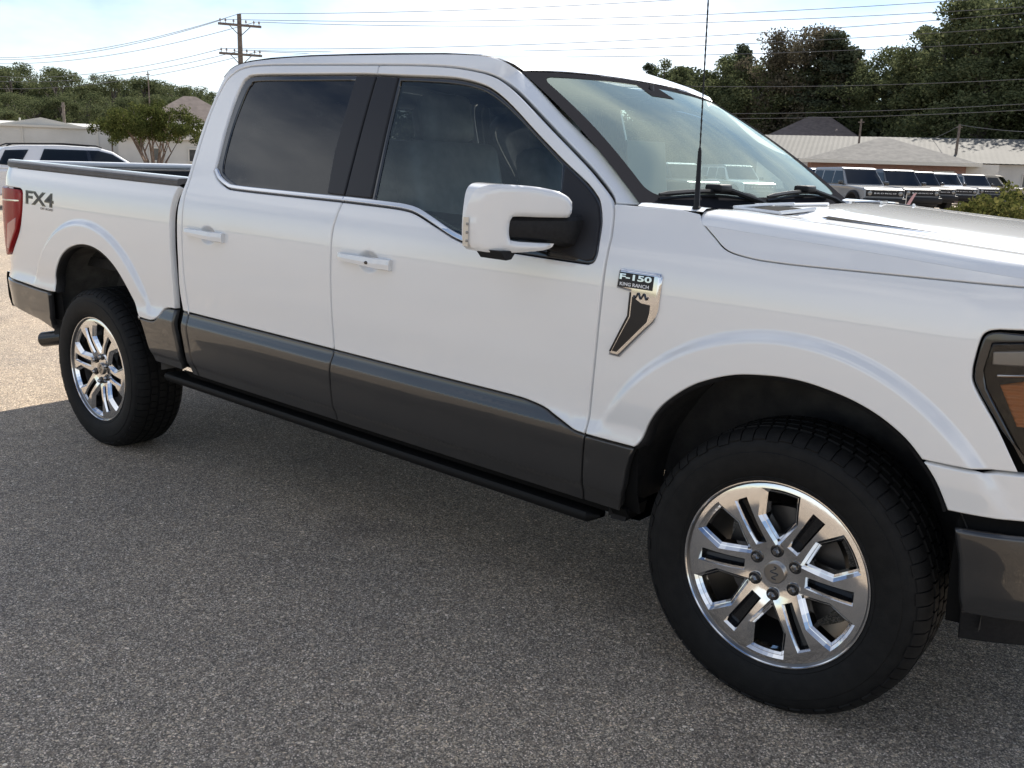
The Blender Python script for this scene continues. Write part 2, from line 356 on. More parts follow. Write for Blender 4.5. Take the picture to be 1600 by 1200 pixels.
def wcab(X,Z):
    w=wfun(X,Z)
    if X>-1.4 and Z>1.36:
        d=1e9
        for (ax,az),(bx,bz) in zip(APE,APE[1:]):
            ex,ez=bx-ax,bz-az; t=max(0,min(1,((X-ax)*ex+(Z-az)*ez)/(ex*ex+ez*ez))); d=min(d,math.hypot(X-ax-t*ex,Z-az-t*ez))
        w-=.062*max(0,1-d/.085)**2*sst(-1.36,-1.12,X)
    if Z>1.78: w-=1.6*(Z-1.78)**2
    return w
HLE=cr([(.555,.846),(.498,.946),(.434,1.039),(.423,1.073),(.423,1.107),(.428,1.155),(.440,1.171),(.460,1.177)],4)

RING=[[(cx+r*math.cos(a),cz+r*math.sin(a)) for k,r in enumerate(np.arange(R-.044,R+.030,.008)) for a in np.linspace(0,PI,150)+(.01 if k%2 else 0)] for cx,cz,R in FLARE]
CREASE=[(X+(.01 if k%2 else 0),z) for k,z in enumerate((.478,.488,.497,.505,.512,.655,.665,.674,.680,.684,.688,.694,.71,.728)) for X in np.arange(-3.2,-.4,.022)]
CUPC=(-1.645,-2.653)
CUPP=[(c+u,1.102+v) for c in CUPC for u in np.arange(-.066,.067,.0055) for v in np.arange(-.046,.047,.0055)]
def wdoor(X,Z):
    w=wfun(X,Z)
    for c in CUPC:
        r2=((X-c)/.060)**2+((Z-1.102)/.041)**2
        if r2<1: w-=.024*(1-r2)**1.5
    return w
def side_body(s):
    pil=lambda n,o,m,par,**k: panel(n,o,m,par,s,**k)
    sfx=' on the sunny side' if s<0 else ''
    # doors
    top_f=[p for p in FS if p[1]>=.674]
    fd=pil('front_door',TTF+top_f+cutz(B,1.775,1.81,True)+WF+cutz(B,.738,1.30,True),PAINT,truck,wf=wdoor,extra=CUPP)
    pil('lower_trim',cutz(B,.43,.735)[:1]+cutz(FS,.43,.674)+TTF[::-1]+cutz(B,.44,.735,True),GREY,fd,gap=.0022,extra=CREASE)
    rd=pil('rear_door',[(-2.821,.738),(-2.3,.737),(-1.8362,.7365)]+cutz(B,.74,1.30)+WR+cutz(B,1.779,1.813)+[p for p in RT if p[1]>=.7385],PAINT,truck,wf=wdoor,extra=CUPP)
    pil('lower_trim',[(-2.8,.437)]+cutz(B,.43,.735)+[(-1.8362,.7365),(-2.3,.737)]+[p for p in RT if p[1]<=.738],GREY,rd,extra=CREASE)
    for d,wo,gl,gm in ((fd,WF,GF,GL_F),(rd,WR,GR,GL_R)):
        pil('window_trim',wo if d is rd else wo+[(-1.836,1.4),(-1.843,1.553)],GBLK,d,holes=[gl],off=-.009,gap=.001,depth=.02)
        g=pil('window_glass',gl,gm,d,off=-.016,gap=-.006,depth=.001,drop=.0)
    low=WF[WF.index(min(WF,key=lambda p:abs(p[0]+1.0)+abs(p[1]-1.205))):]
    strip=lambda L,a,b: offs_open(L,a)+offs_open(L,b)[::-1]
    pil('belt_molding',strip(low,.004,.020),CHROME,fd,off=.002,gap=0,ins=.003,depth=.02,step=.008,dn=.012)
    pil('belt_molding',strip(WR[:21],.004,.019),CHROME,rd,off=.002,gap=0,ins=.003,depth=.02,step=.008,dn=.012)
    pil('pillar_applique',[(-1.836,1.325),(-1.690,1.325),(-1.729,1.771),(-1.848,1.775),(-1.843,1.553)],SBLK,fd,off=-.002,depth=.01)
    pil('pillar_applique',[(-1.940,1.326),(-1.838,1.325),(-1.844,1.553),(-1.850,1.775),(-1.966,1.778),(-1.964,1.488)],SBLK,rd,off=-.002,depth=.01)
    pil('mirror_sail',[(-.853,1.226),(-.7,1.206),(-.675,1.213),(-.668,1.235),(-.671,1.27),(-.682,1.327),(-.703,1.377),(-.726,1.402),(-.776,1.437),(-.874,1.493),(-.858,1.40)],SBLK,fd,off=-.003,depth=.01)
    # handles
    for d,x0 in ((fd,-1.800),(rd,-2.808)):
        x1=x0+.277
        H=[]
        for i in range(15):
            t=i/14; X=x0+.277*t; bow=.030*min(1,math.sin(PI*min(1,max(0,t*1.08)))*2.0+.25); zc=1.107-.006*t; hh=.0125+.009*t; row=[]
            for j in range(9):
                a=2*PI*j/8; zz=zc+hh*math.copysign(abs(math.sin(a))**.55,math.sin(a)); oo=bow+.011*math.copysign(abs(math.cos(a))**.55,math.cos(a))
                row.append(surf(X,zz,s,oo,wfun)[0])
            H.append(row)
        m=MB(); m.grid(H,flip=s>0); n=len(m.v); m.f+= [tuple(range(8)),tuple(range(n-9,n-1))]
        h=fix_normals(m.build('door_handle',PAINT,d,smooth=50))
        if d is fd and s>0:
            c=[(-1.615+.0085*math.cos(a),1.1015+.0065*math.sin(a)) for a in np.linspace(0,2*PI,12,endpoint=False)]
            pil('lock_cylinder',c,GBLK,d,off=.0435,gap=0,ins=.001,depth=.006,step=.01,dn=.01)
    # cab side, fender, bedside
    cs=pil('cab_side',[(-2.821,.738)]+cutz(RT,.7385,1.83,True)+FS[::-1][:len([p for p in FS if p[1]>1.385])]+[(-.655,1.383),(-.567,1.381)]+APE[::-1][1:]+CBR[::-1],PAINT,truck,wf=wcab,step=.03,dn=.02)
    pil('lower_trim',[(-2.80,.437),(-2.805,.492),(-2.816,.573),(-2.820,.671),(-2.821,.737),(-2.868,.737),(-2.868,.65),(-2.862,.55),(-2.85,.437)],GREY,cs,step=.02)
    fe=pil('front_fender',[(-.641,.674)]+AF[:AF.index(min(AF,key=lambda p:math.dist(p,(.346,.84))))+1]+[(.458,.841)]+HLE+[(.508,1.181),(.62,1.190),(.80,1.20)]+HC[::-1]+[(-.42,1.387),(-.543,1.386),(-.655,1.386)]+[p for p in FS if p[1]<1.383 and p[1]>.68][::-1],PAINT,truck,step=.025,dn=.018,extra=RING[0])
    pil('lower_trim',[(-.641,.673),(-.648,.60),(-.652,.50),(-.658,.437),(-.519,.437),(-.492,.540),(-.485,.595),(-.472,.640),(-.459,.673)],GREY,fe,extra=CREASE)
    bs=pil('bedside_panel',cr([(-3.215,.660),(-3.205,.659),(-3.112,.659),(-3.059,.682),(-3.028,.717),(-2.993,.733),(-2.931,.738)],4)+[p for p in BF if p[1]>.74]+[(-4.70,1.296),(-4.715,1.188),(-4.39,1.186)]+cr([(-4.385,1.184),(-4.362,1.164),(-4.373,1.068),(-4.417,.961),(-4.537,.825),(-4.60,.800)],4)+[(-4.715,.79),(-4.715,.682),(-4.533,.680),(-4.241,.668),(-4.098,.666),(-4.04,.670)]+[p for p in AR if p[1]>.661],PAINT,truck,step=.028,dn=.02,extra=RING[1])
    pil('lower_trim',[p for p in AR if p[0]>-3.5 and p[1]<.659]+BF[:17]+cr([(-3.215,.659),(-3.205,.658),(-3.112,.658),(-3.059,.681),(-3.028,.716),(-2.993,.732),(-2.931,.737)],4)[::-1],GREY,bs,extra=CREASE)
    pil('lower_trim',[(-4.715,.676),(-4.533,.675),(-4.241,.663),(-4.10,.661),(-4.125,.535),(-4.166,.444),(-4.279,.478),(-4.493,.509),(-4.715,.53)],GREY,bs,off=.004)
    def wlamp(X,Z): return wfun(X,Z)+.012*sst(-4.37,-4.44,X)
    tl=pil('tail_lamp',[(-4.70,1.183),(-4.42,1.183)]+[(-4.388,1.180),(-4.368,1.162),(-4.378,1.068),(-4.421,.961),(-4.541,.829),(-4.60,.806),(-4.70,.81)],RED,truck,off=.004,gap=.001,wf=wlamp,step=.03)
    pil('reverse_lens',[(-4.52,.99),(-4.42,1.03),(-4.43,.97),(-4.53,.85),(-4.56,.85)],REDL,tl,off=.006,gap=0,wf=wlamp,step=.03,depth=.004)
    pil('lamp_band',[(-4.70,1.105),(-4.39,1.118),(-4.39,1.128),(-4.70,1.115)],CHROME,tl,off=.0055,gap=0,ins=.002,wf=wlamp,step=.01,depth=.004)
    # bed rail cap
    m=MB(); rows=[]
    for X in np.linspace(-4.66,-2.915,40):
        o=[]
        for off,dz in ((.001,-.004),(.006,-.002),(.008,.006),(.0065,.010),(.0065,.013),(.008,.016),(.006,.024),(-.004,.028),(-.045,.029),(-.047,.015)):
            w=wfun(X,1.296); o.append(bw(X,CY-s*(w+off),1.298+dz))
        rows.append(o)
    m.grid(rows,flip=s>0); n=len(m.v); m.f+=[tuple(range(10)),tuple(range(n-10,n))]
    fix_normals(m.build('bed_rail_cap',RAILP,truck,smooth=35))
    # inner rail + bed wall
    m=MB(); rows=[]
    for X in (-4.68,-2.915):
        rows.append([bw(X,CY-s*w,Z) for w,Z in ((.908,1.300),(.904,1.331),(.876,1.332),(.870,1.324))])
    m.grid(rows,flip=s>0); m.build('bed_rail',PAINT,truck,smooth=30)
    m=MB(); rows=[]
    for X in np.linspace(-4.68,-2.915,24):
        k=.012*(1 if int((X+4.68)/.075)%2 else 0)
        rows.append([bw(X,CY-s*w,Z) for w,Z in ((.870,1.324),(.85+k,1.26),(.80+k,1.0),(.79+k,.80))])
    m.grid(rows,flip=s>0); m.build('bed_wall',LINB,truck)
    # front bumper and lamp
    bu=pil('front_bumper',AF[AF.index(min(AF,key=lambda p:math.dist(p,(.346,.84)))):]+[(.581,.725),(.82,.727),(.82,.85),(.561,.844),(.458,.839)],PAINT,truck,step=.025)
    pil('lower_trim',[(.440,.693),(.586,.697),(.82,.70),(.82,.46),(.616,.457),(.479,.455),(.460,.607)],GREY,bu,off=.006,ins=.012,drop=.008)
    pil('air_dam',[(.479,.452),(.616,.455),(.82,.457),(.82,.365),(.624,.362),(.479,.352)],BLK,bu,off=-.02)
    hl=pil('headlight',HLE+[(.508,1.178),(.62,1.186),(.82,1.196),(.82,.86),(.6,.85)],GBLK,truck,off=-.055,depth=.03)
    pil('bezel',HLE[4:]+[(.508,1.178),(.62,1.186),(.66,1.18),(.52,1.155),(.452,1.145),(.445,1.08),(.458,1.04),(.575,.856)],GBLK,hl,off=-.001,gap=.003,step=.02,depth=.05)
    pil('amber_reflector',[(.480,1.048),(.58,1.075),(.68,1.08),(.66,.95),(.535,.948)],AMBER,hl,off=-.03,step=.03)
    pil('lamp_reflector',[(.450,1.128),(.60,1.15),(.76,1.155),(.76,1.11),(.60,1.098),(.455,1.088)],LAMPG,hl,off=-.035,step=.03)
    pil('lamp_bar',[(.470,1.076),(.60,1.09),(.70,1.10),(.70,1.085),(.60,1.078),(.47,1.060)],CHROME,hl,off=-.03,step=.03)
    pil('lens',[(.452,1.145),(.52,1.155),(.66,1.18),(.82,1.19),(.82,.868),(.575,.858),(.458,1.04),(.445,1.08)],GL_L,hl,off=-.004,gap=-.002,depth=.002,drop=0)
    # inner shells that close the gaps
    m=MB()
    for x0,x1,z0,z1 in ((-2.87,-.62,.42,1.30),(-.64,.62,1.0,1.26),(-.64,-.47,.43,1.0),(-4.66,-2.93,.98,1.27),(-3.14,-2.93,.45,.98),(-4.66,-4.06,.50,.98),(.44,.75,.40,1.0),(-2.855,-2.80,1.2,1.52)):
        P=[]
        for X in np.linspace(x0,x1,10): P.append([bw(X,CY-s*(wfun(X,Z)-.045),Z) for Z in np.linspace(z0,z1,8)])
        m.grid(P,flip=s<0)
    m.build('inner_panel',DARK,truck)
    # wheel wells
    for cx,AA,nm,rr in ((-.02,AF,'wheel_liner',.545),(-3.66,AR,'wheel_liner',.53)):
        m=MB(); P=[]
        for a in np.linspace(-.05,PI+.05,40):
            X=cx+rr*math.cos(a); Z=.44+rr*math.sin(a)+.01*math.sin(9*a); P.append([bw(X,CY-s*(wfun(X,max(Z,.5))-.035),Z)]+[bw(X,CY-s*w,Z) for w in (.90,.8,.6)])
        m.grid(P,flip=s<0)
        P=[[bw(cx+r*math.cos(a),CY-s*.60,.44+r*math.sin(a)) for r in (0,rr*.6,rr)] for a in np.linspace(-.05,PI+.05,40)]
        m.grid(P,flip=s<0); fix_normals(m.build(nm,LINER if cx>-2 else LINER2,truck,smooth=60))
    # arch lip
    for A_ in (AF,[p for p in AR]):
        m=MB(); P=[]
        for X,Z in dens(A_+A_[::-1],.02)[:len(dens(A_,.02))]:
            a,_=surf(X,Z,s,-.004,wfun); cx=-.02 if X>-2 else -3.66; d=Vector((cx-X,0,.44-Z)).normalized()*.010; b,_=surf(X+d.x,Z+d.z,s,-.010,wfun); c,_=surf(X+d.x,Z+d.z,s,-.05,wfun); P.append([a,b,c])
        m.grid(P,flip=s>0); m.build('arch_lip',BLK,truck,smooth=60)
    # running board
    m=MB(); P=[]
    for X in [-3.16]+list(np.linspace(-3.13,-.66,30))+[-.625]:
        e=.25 if X in(-3.16,-.625) else 1
        P.append([bw(X,CY-s*(.885+e*a),.374+e*b) for a,b in ((-.07,.012),(.03,.018),(.044,.014),(.050,.004),(.048,-.010),(.036,-.022),(-.07,-.026),(-.07,.012))])
    m.grid(P,flip=s>0); fix_normals(m.build('running_board',mat('step_black',(.006,.006,.006),.6,spec=.2),truck,smooth=40))
    m=MB(); m.grid([[bw(X,CY-s*w,Z) for w,Z in ((.955,.45),(.92,.41),(.86,.385),(.5,.38))] for X in (-2.93,-.5)],flip=s>0); m.build('rocker_panel',DARK,truck)
    # mud flap / bracket behind the front wheel
    m=MB(); m.prism([(-.58,.44),(-.51,.44),(-.518,.395),(-.572,.39)],.80,.92,lambda u,v,a: bw(u,CY-s*a,v)); fix_normals(m.build('splash_guard',BLK,truck))
def offs_open(L,d):
    o=[]
    for i in range(len(L)):
        a=L[max(i-1,0)]; b=L[min(i+1,len(L)-1)]; t=(b[0]-a[0],b[1]-a[1]); l=math.hypot(*t) or 1
        n=(-t[1]/l,t[0]/l)
        if n[1]<0: n=(-n[0],-n[1])
        o.append((L[i][0]+n[0]*d,L[i][1]+n[1]*d))
    return o
for s in (1,-1): side_body(s)

# roof ------------------------------------------------------------
def interp(P,x): return float(np.interp(x,[p[0] for p in P],[p[1] for p in P]))
SIL=[(-2.90,1.50),(-2.866,1.544),(-2.843,1.684),(-2.819,1.774),(-2.785,1.816),(-2.706,1.841),(-2.523,1.855),(-2.217,1.862),(-1.638,1.857),(-1.402,1.849),(-1.30,1.838),(-1.235,1.820),(-1.19,1.792)]
def roof_front(t): return -1.19+.040*(1-t*t)      # t = -1..1 across
secw=[1,.985,.95,.90,.82,.66,.45,.22,0]
P=[]
us=[.033,.04,.05,.065,.085,.12,.2,.35,.5,.65,.8,.9,.95,.98,1]
ws=[(-a) for a in secw]+secw[::-1][1:]
for u in us:
    row=[]
    for t in ws:
        xf=roof_front(t); X=-2.875+(xf+2.875)*u
        ze=interp(SIL,min(X,-1.19)); we=wcab(min(X,-1.25),ze)+.002
        if X>-1.3: we=np.interp(X,[-1.3,-1.19],[we,.705])
        a=abs(t); cap=.068-.05*(1-min(1,max(0,X+2.82)/.25))
        crown=cap*(1-a**3.0)
        crown*=float(np.interp(X,[-1.75,-1.45,-1.2,-1.1],[1,.85,.42,.36]))
        row.append(bw(X,CY+we*t,ze-.001+crown*(.9+.1*(1-a))))
    P.append(row)
ROOF0=P[0]; m=MB(); m.grid(P); roof=fix_normals(m.build('roof',PAINT,truck,smooth=80))
# cab back wall with rear window
CBX=lambda Z: float(np.interp(Z,[.6,1.34,1.41,1.544,1.684,1.774],[-2.868,-2.866,-2.866,-2.858,-2.836,-2.808]))
m=MB(); m.grid([[bw(CBX(Z),CY+t*wfun(-2.87,Z)*.985,Z) for t in np.linspace(-1,1,9)] for Z in (.6,1.0,1.3,1.34)]); m.grid([[bw(CBX(1.70),CY+t*wfun(-2.87,1.70)*.985,1.70) for t in ws],[bw(CBX(1.75),CY+t*wfun(-2.87,1.75)*.985,1.75) for t in ws],[p+Vector((.004,0,.002)) for p in ROOF0]])
for sg in (-1,1): m.grid([[bw(CBX(Z),CY+sg*wfun(-2.87,Z)*t,Z) for t in (.82,.985)] for Z in np.linspace(1.34,1.70,6)])
fix_normals(m.build('cab_back',PAINT,truck,smooth=40))
m=MB(); m.grid([[bw(CBX(Z)+.004,CY+t*wfun(-2.87,Z)*.83,Z) for t in np.linspace(-1,1,7)] for Z in np.linspace(1.33,1.71,5)]); m.build('rear_window',GL_R,truck)
# windshield ------------------------------------------------------
def ws_pt(u,t,off=0):
    """u 0 base..1 top, t -1..1 across"""
    X0,Z0=-.567+.065*(1-t*t),1.379-.012*(1-t*t); X1,Z1=roof_front(t)-.002,1.788+.024*(1-abs(t)**2.4)
    W=.875+(.700-.875)*u; bul=.020*math.sin(PI*u)+.012*(1-t*t)*math.sin(PI*u)
    X=X0+(X1-X0)*u+bul*.55+off*.55; Z=Z0+(Z1-Z0)*u+bul*.83+off*.83
    return bw(X,CY+W*t,Z)
def wgrid(u0,u1,t0,t1,nu,nt_,off=0): return [[ws_pt(u,t,off) for t in np.linspace(t0*1.0,t1*1.0,nt_)] for u in np.linspace(u0,u1,nu)]
m=MB(); m.grid(wgrid(0,1,-1.02,1.02,20,28),flip=True); ws=fix_normals(m.build('windshield',GL_W,truck,smooth=80))
m=MB(); 
for u0,u1,t0,t1 in ((.0,.07,-1.02,1.02),(.95,1,-1.02,1.02),(.07,.95,-1.02,-.925),(.07,.95,.925,1.02),(.84,.95,-.12,.12)): m.grid(wgrid(u0,u1,t0,t1,14,20,.0015),flip=True)
# rounded corner fillets of the black frit
for su,uc in ((1,.95),(-1,.07)):
    for st in (-1,1):
        c=(uc,.925*st); f=[ws_pt(uc,.925*st,.0015)]
        ru,rt=.07,.075
        for a in np.linspace(0,PI/2,8): f.append(ws_pt(uc-su*ru*(1-math.sin(a)),st*(.925-rt*(1-math.cos(a))),.0015))
        n0=len(m.v); m.add(f,[(0,i,i+1) for i in range(1,8)])
fix_normals(m.build('glass_border',mat('glass_frit',(.022,.022,.025),.4,0,0,.1,.0),ws))
# hood ------------------------------------------------------------
HS=[(-.45,1.386),(-.325,1.387),(-.06,1.372),(.18,1.359),(.47,1.340),(.62,1.326),(.76,1.303),(.85,1.275),(.90,1.245)]
def hood_sec(X):
    zs=interp(HS,X); dz=zs-1.36; wt=.0 if X<.36 else .25*((X-.36)/.46)**2.2
    dome=.016*sst(-.42,-.22,X)*(1-.5*sst(.5,.9,X))
    wa=pchip(PROF,_T,zs-.040)
    pts=[(wa,zs-.040),(wa-.010,zs-.026),(wa-.023,zs-.013),(wa-.040,zs-.004),(.845,zs+.001),(.79,zs+.002),(.70,zs-.001),(.62,zs-.001),(.585,zs+.003),(.56,zs+.005+dome*.1),(.53,zs+.003+dome*.55),(.49,zs+.001+dome*.85),(.40,zs+.001+dome),(.2,zs+.003+dome),(0,zs+.004+dome)]
    return [(w-wt*(w/wa)**3,z) for w,z in pts]
h0=[-.341,-.352,-.358,-.361,-.363,-.365,-.37,-.375,-.377,-.38,-.385,-.39,-.40,-.41,-.415]
rows=[]
for u in list(np.linspace(0,.12,5)**1.0)+list(np.linspace(.16,1,34)):
    half=[]
    for j,x0 in enumerate(h0):
        xe=.80+.12*(1-(1-j/14)**2.2); X=x0+(xe-x0)*u; sec=hood_sec(X); w,z=sec[j]
        half.append((X,w,z))
    rows.append([bw(X,CY-w,z) for X,w,z in half]+[bw(X,CY+w,z) for X,w,z in half[::-1][1:]])
m=MB(); m.grid(rows,flip=True); hood=fix_normals(m.build('hood',PAINT,truck,smooth=55))
for s in (1,-1):
    hcp=[p for p in HC if p[1]<1.349 or p[0]>-.30]
    panel('hood_side',hcp[:-1]+[(.80,1.262)][:0]+[(X,interp(HS,X)-.0395) for X in np.linspace(.66,-.34,34)],PAINT,hood,s,gap=0,ins=.0015,drop=.0008,step=.025,dn=.02)
def hood_z(X,y):
    sec=hood_sec(X); w=abs(y-CY); return float(np.interp(w,[q[0] for q in sec[::-1]],[q[1] for q in sec[::-1]]))
def hood_patch(name,quad,m_,off=.004,n=10):
    """quad corners (X,y) laid on the hood surface"""
    q=[np.array(c,float) for c in quad]; g=[]
    for i in range(n+1):
        a=q[0]+(q[3]-q[0])*i/n; b=q[1]+(q[2]-q[1])*i/n
        g.append([bw(*(lambda c:(c[0],c[1],hood_z(c[0],c[1])+off))(a+(b-a)*j/n)) for j in range(n+1)])
    k=MB(); k.grid(g); return fix_normals(k.build(name,m_,hood))
for s in (1,-1):
    Y=lambda y: y if s>0 else 2*CY-y
    for (x0,x1,ya,yb) in ((-.335,-.20,.30,.46),(-.365,-.25,.52,.70)):
        hood_patch('vent_grille',[(x0-.03,Y(ya)),(x1-.03,Y(ya)),(x1+.01,Y(yb)),(x0+.02,Y(yb))],DARK,.003)
        m=MB(); zz=lambda X,y: bw(X,Y(y),hood_z(X,Y(y))+.006)
        m.tube([zz(x0-.035,ya-.005),zz(x0+.015,yb+.005)],.006,6); m.tube([zz(x1-.025,ya-.005),zz(x1+.015,yb+.005)],.006,6); m.tube([zz(x0-.035,ya-.005),zz(x1-.025,ya-.005)],.005,6); m.build('vent_frame',PAINT,hood,smooth=60)
    hood_patch('hood_slot',[(-.13,Y(.372)),(.20,Y(.392)),(.20,Y(.400)),(-.12,Y(.41))],DARK,.003)
# cowl and wipers
m=MB(); P=[]
for X,dz in ((-.34,-.012),(-.40,.000),(-.44,-.004),(-.52,-.016),(-.60,-.012)):
    P.append([bw(X+.10*(1-t*t)*(1 if X<-.42 else .2)-.0,CY+t*.868,1.376+dz-.0*t*t) for t in np.linspace(-1,1,21)])
m.grid(P); fix_normals(m.build('cowl_panel',BLK,truck,smooth=40))
for sg in (1,-1):
    m=MB(); m.grid([[bw(X,CY-sg*w,Z) for w,Z in ((.915,1.383),(.895,1.392),(.86,1.393),(.80,1.386),(.79,1.37))] for X in (-.57,-.50,-.44,-.355)],flip=sg<0)
    fix_normals(m.build('fender_top',PAINT,truck,smooth=50))
def wiper(ta,tb,ub,name='windshield_wiper'):
    m=MB(); pts=[ws_pt(.055+ub*math.sin(PI*k/14)*.3,ta+(tb-ta)*k/14,.016+.008*math.sin(PI*k/14)) for k in range(15)]; m.tube(pts,[.004]+[.0085]*13+[.004],6)
    mid=pts[8]; m.cbox(mid+Vector((0,0,.012)),(.06,.09,.026),.008)
    m.tube([mid+Vector((0,0,.018)),ws_pt(.0,ta+(tb-ta)*.93,.035),ws_pt(-.05,tb+.02,.03)],[.009,.010,.014],7)
    m.tube([p+Vector((0,0,-.014)) for p in pts],.005,5)
    fix_normals(m.build(name,BLK,truck,smooth=50))
wiper(-.90,-.22,.05); wiper(-.10,.66,.05)
# antenna
m=MB(); ab=bw(-.386,.085,1.378); tilt=Vector((-.022,0,1)).normalized()
m.tube([ab,ab+tilt*.015,ab+tilt*.02,ab+tilt*.17,ab+tilt*.18],[.013,.013,.0085,.0055,.003],10); m.build('antenna_base',BLK,truck,smooth=40)
m=MB(); n=150; m.tube([ab+tilt*(.175+.72*i/n) for i in range(n+1)],[.0019+(.0006 if i%4<2 else 0) for i in range(n+1)],6); m.build('antenna_mast',BLK,truck,smooth=60)
# ---------------------------------------------------------------- wheels
def rot2(p,a): c,s=math.cos(a),math.sin(a); return (p[0]*c-p[1]*s,p[0]*s+p[1]*c)
_DP=[(-1,.031)]+list(zip([0,.05,.10,.14,.17,.20,.225,.245,.268],[.031,.030,.018,.010,.0065,.0058,.0062,.0085,.0135]))+[(1,.4)]; _DT=_tang(_DP)
def dep(r): return pchip(_DP,_DT,r)
def build_wheel():
    wl=bpy.data.objects.new('wheel',None); link(wl,truck)
    # rim face
    wins=[];slots=[]
    for k in range(6):
        a=PI/2+k*PI/3
        arc=[(.250*math.cos(t),.250*math.sin(t)) for t in np.linspace(-.228,.228,8)]
        w=[(.077,0),(.162,-.0575)]+arc+[(.162,.0575)]
        wins.append([rot2(p,a) for p in w])
        sl=[(.090,-.0170),(.228,-.0205),(.228,.0205),(.090,.0170)]
        slots.append([rot2(p,a+PI/6) for p in sl])
    ol=[(.2665*math.cos(t),.2665*math.sin(t)) for t in np.linspace(0,2*PI,120,endpoint=False)]
    pts,T,loops=tri(ol,[dens(w,.02)[::-1] for w in wins]+[dens(q,.02)[::-1] for q in slots],.016)
    P3=lambda q,d=0: (q[0],dep(math.hypot(*q))+d,q[1])
    V=[];NR=[];F=[]
    for q in pts:
        r=max(math.hypot(*q),1e-4); g=(dep(r+.001)-dep(r-.001))/.002; nrm=Vector((g*q[0]/r,-1,g*q[1]/r)).normalized(); V.append(P3(q)); NR.append(nrm)
    F+=[tuple(t) for t in T]
    def quads(A,B_):
        n=len(A)
        for i in range(n):
            j=(i+1)%n; P=[Vector(A[i]),Vector(B_[i]),Vector(B_[j]),Vector(A[j])]; nr=(P[2]-P[0]).cross(P[3]-P[1])
            if nr.length<1e-12: continue
            nr.normalize()
            if nr.y>0: nr=-nr
            k=len(V); V.extend(P); NR.extend([nr]*4); F.append((k,k+1,k+2,k+3) if (P[1]-P[0]).cross(P[2]-P[0]).y<0 else (k+3,k+2,k+1,k))
    for w in wins:
        a0=dens(w,.02)
        lv=[(a0,0),(offs(a0,.008),.009),(offs(a0,.0095),.0095),(offs(a0,.0155),.0165),(offs(a0,.017),.045)]
        for (p,dp),(q,dq) in zip(lv,lv[1:]): quads([P3(x,dp) for x in p],[P3(x,dq) for x in q])
    for w in slots:
        a0=dens(w,.02); quads([P3(x,0) for x in a0],[P3(x,.008) for x in offs(a0,.0055)])
    lp=[(.2665,.0130),(.2678,.006),(.270,.003),(.2725,.003),(.2745,.007),(.273,.014)]; nn=120
    for (r0,h0_),(r1,h1_) in zip(lp,lp[1:]):
        n2=Vector((r1-r0,0,0)); sl=Vector((-(h1_-h0_)*-1,-(r1-r0),0)) 
        for i in range(nn):
            a_,b_=2*PI*i/nn,2*PI*(i+1)/nn; P=[Vector((r*math.cos(t),h,r*math.sin(t))) for r,h,t in ((r0,h0_,a_),(r1,h1_,a_),(r1,h1_,b_),(r0,h0_,b_))]; k=len(V); V.extend(P)
            for t in (a_,a_,b_,b_): 
                q=Vector(((h1_-h0_)*math.cos(t),-(r1-r0),(h1_-h0_)*math.sin(t))); q=q.normalized(); NR.append(q if q.y<0 or abs(q.y)<1e-6 else -q)
            F.append((k,k+1,k+2,k+3) if (P[1]-P[0]).cross(P[2]-P[0]).dot(NR[-1])>0 else (k+3,k+2,k+1,k))
    rim=obj('rim',V,F,RIMC,wl,normals=NR)
    m=MB()
    for w in slots:
        a1=offs(dens(w,.02),.0055); a2=offs(dens(w,.02),.008); n=len(a1); m=MB()
        m.add([P3(x,.008) for x in a1]+[P3(x,.034) for x in a2],[(i,n+i,n+(i+1)%n,(i+1)%n) for i in range(n)]+[tuple(range(n,2*n))])
        fix_normals(m.build('spoke_insert',GBLK,wl,smooth=25))
    m=MB(); m.lathe([(.268,.006),(.256,.02),(.252,.06),(.235,.10),(.232,.24),(.262,.25)],72); fix_normals(m.build('barrel',IRON if False else mat('barrel_grey',(.16,.155,.15),.35,.9),wl,smooth=40))
    m=MB(); m.lathe([(.0,.095),(.09,.095),(.095,.10),(.176,.10),(.176,.128),(.09,.128)],64); m.lathe([(0,.07),(.078,.07),(.082,.095)],48); fix_normals(m.build('brake_disc',mat('brake_dark',(.10,.095,.09),.45,.8),wl,smooth=40))
    # cap, emblem, lug nuts
    m=MB(); m.lathe([(0,.0205),(.0285,.0205),(.0315,.023),(.0325,.040)],48); fix_normals(m.build('hub_cap',mat('cap_steel',(.36,.34,.32),.3,1),wl,smooth=30))
    m=MB(); q=[]
    for i in range(41):
        t=i/40; q.append((.0105*math.sin(t*4*PI+.3)*(.75+.25*math.sin(PI*t)),.0195,.019-.038*t))
    m.tube([Matrix.Rotation(R_(-14),4,'Y')@Vector(x) for x in q],.0016,6); m.build('cap_emblem',GBLK,wl)
    for k in range(6):
        a=PI/6+PI/3*k+0; x,z=.066*math.cos(a),.066*math.sin(a)
        m=MB(); m.lathe([(0,.008),(.006,.008),(.009,.012),(.0110,.015),(.0110,.036)],6,c=(x,0,z)); fix_normals(m.build('lug_nut',mat('lug_dark_chrome',(.30,.29,.28),.15,1),wl))
        m=MB(); m.lathe([(.0105,.0235),(.0165,.0225),(.0185,.0235),(.0195,.030)],24,c=(x,0,z)); fix_normals(m.build('lug_recess',GBLK,wl,smooth=40))
    # tyre
    m=MB()
    prof=[(.262,.020),(.2705,.012),(.276,.004),(.284,-.002),(.286,-.0005),(.292,-.004),(.315,-.0105),(.340,-.0125),(.356,-.0115),(.358,-.009),(.372,-.008),(.386,-.002),(.396,.009),(.408,.026),(.411,.06),(.412,.125)]
    prof=prof+[(r,.25-h) for r,h in prof[::-1][1:]]
    m.lathe(prof,144)
    rnd=random.Random(3); nb=66
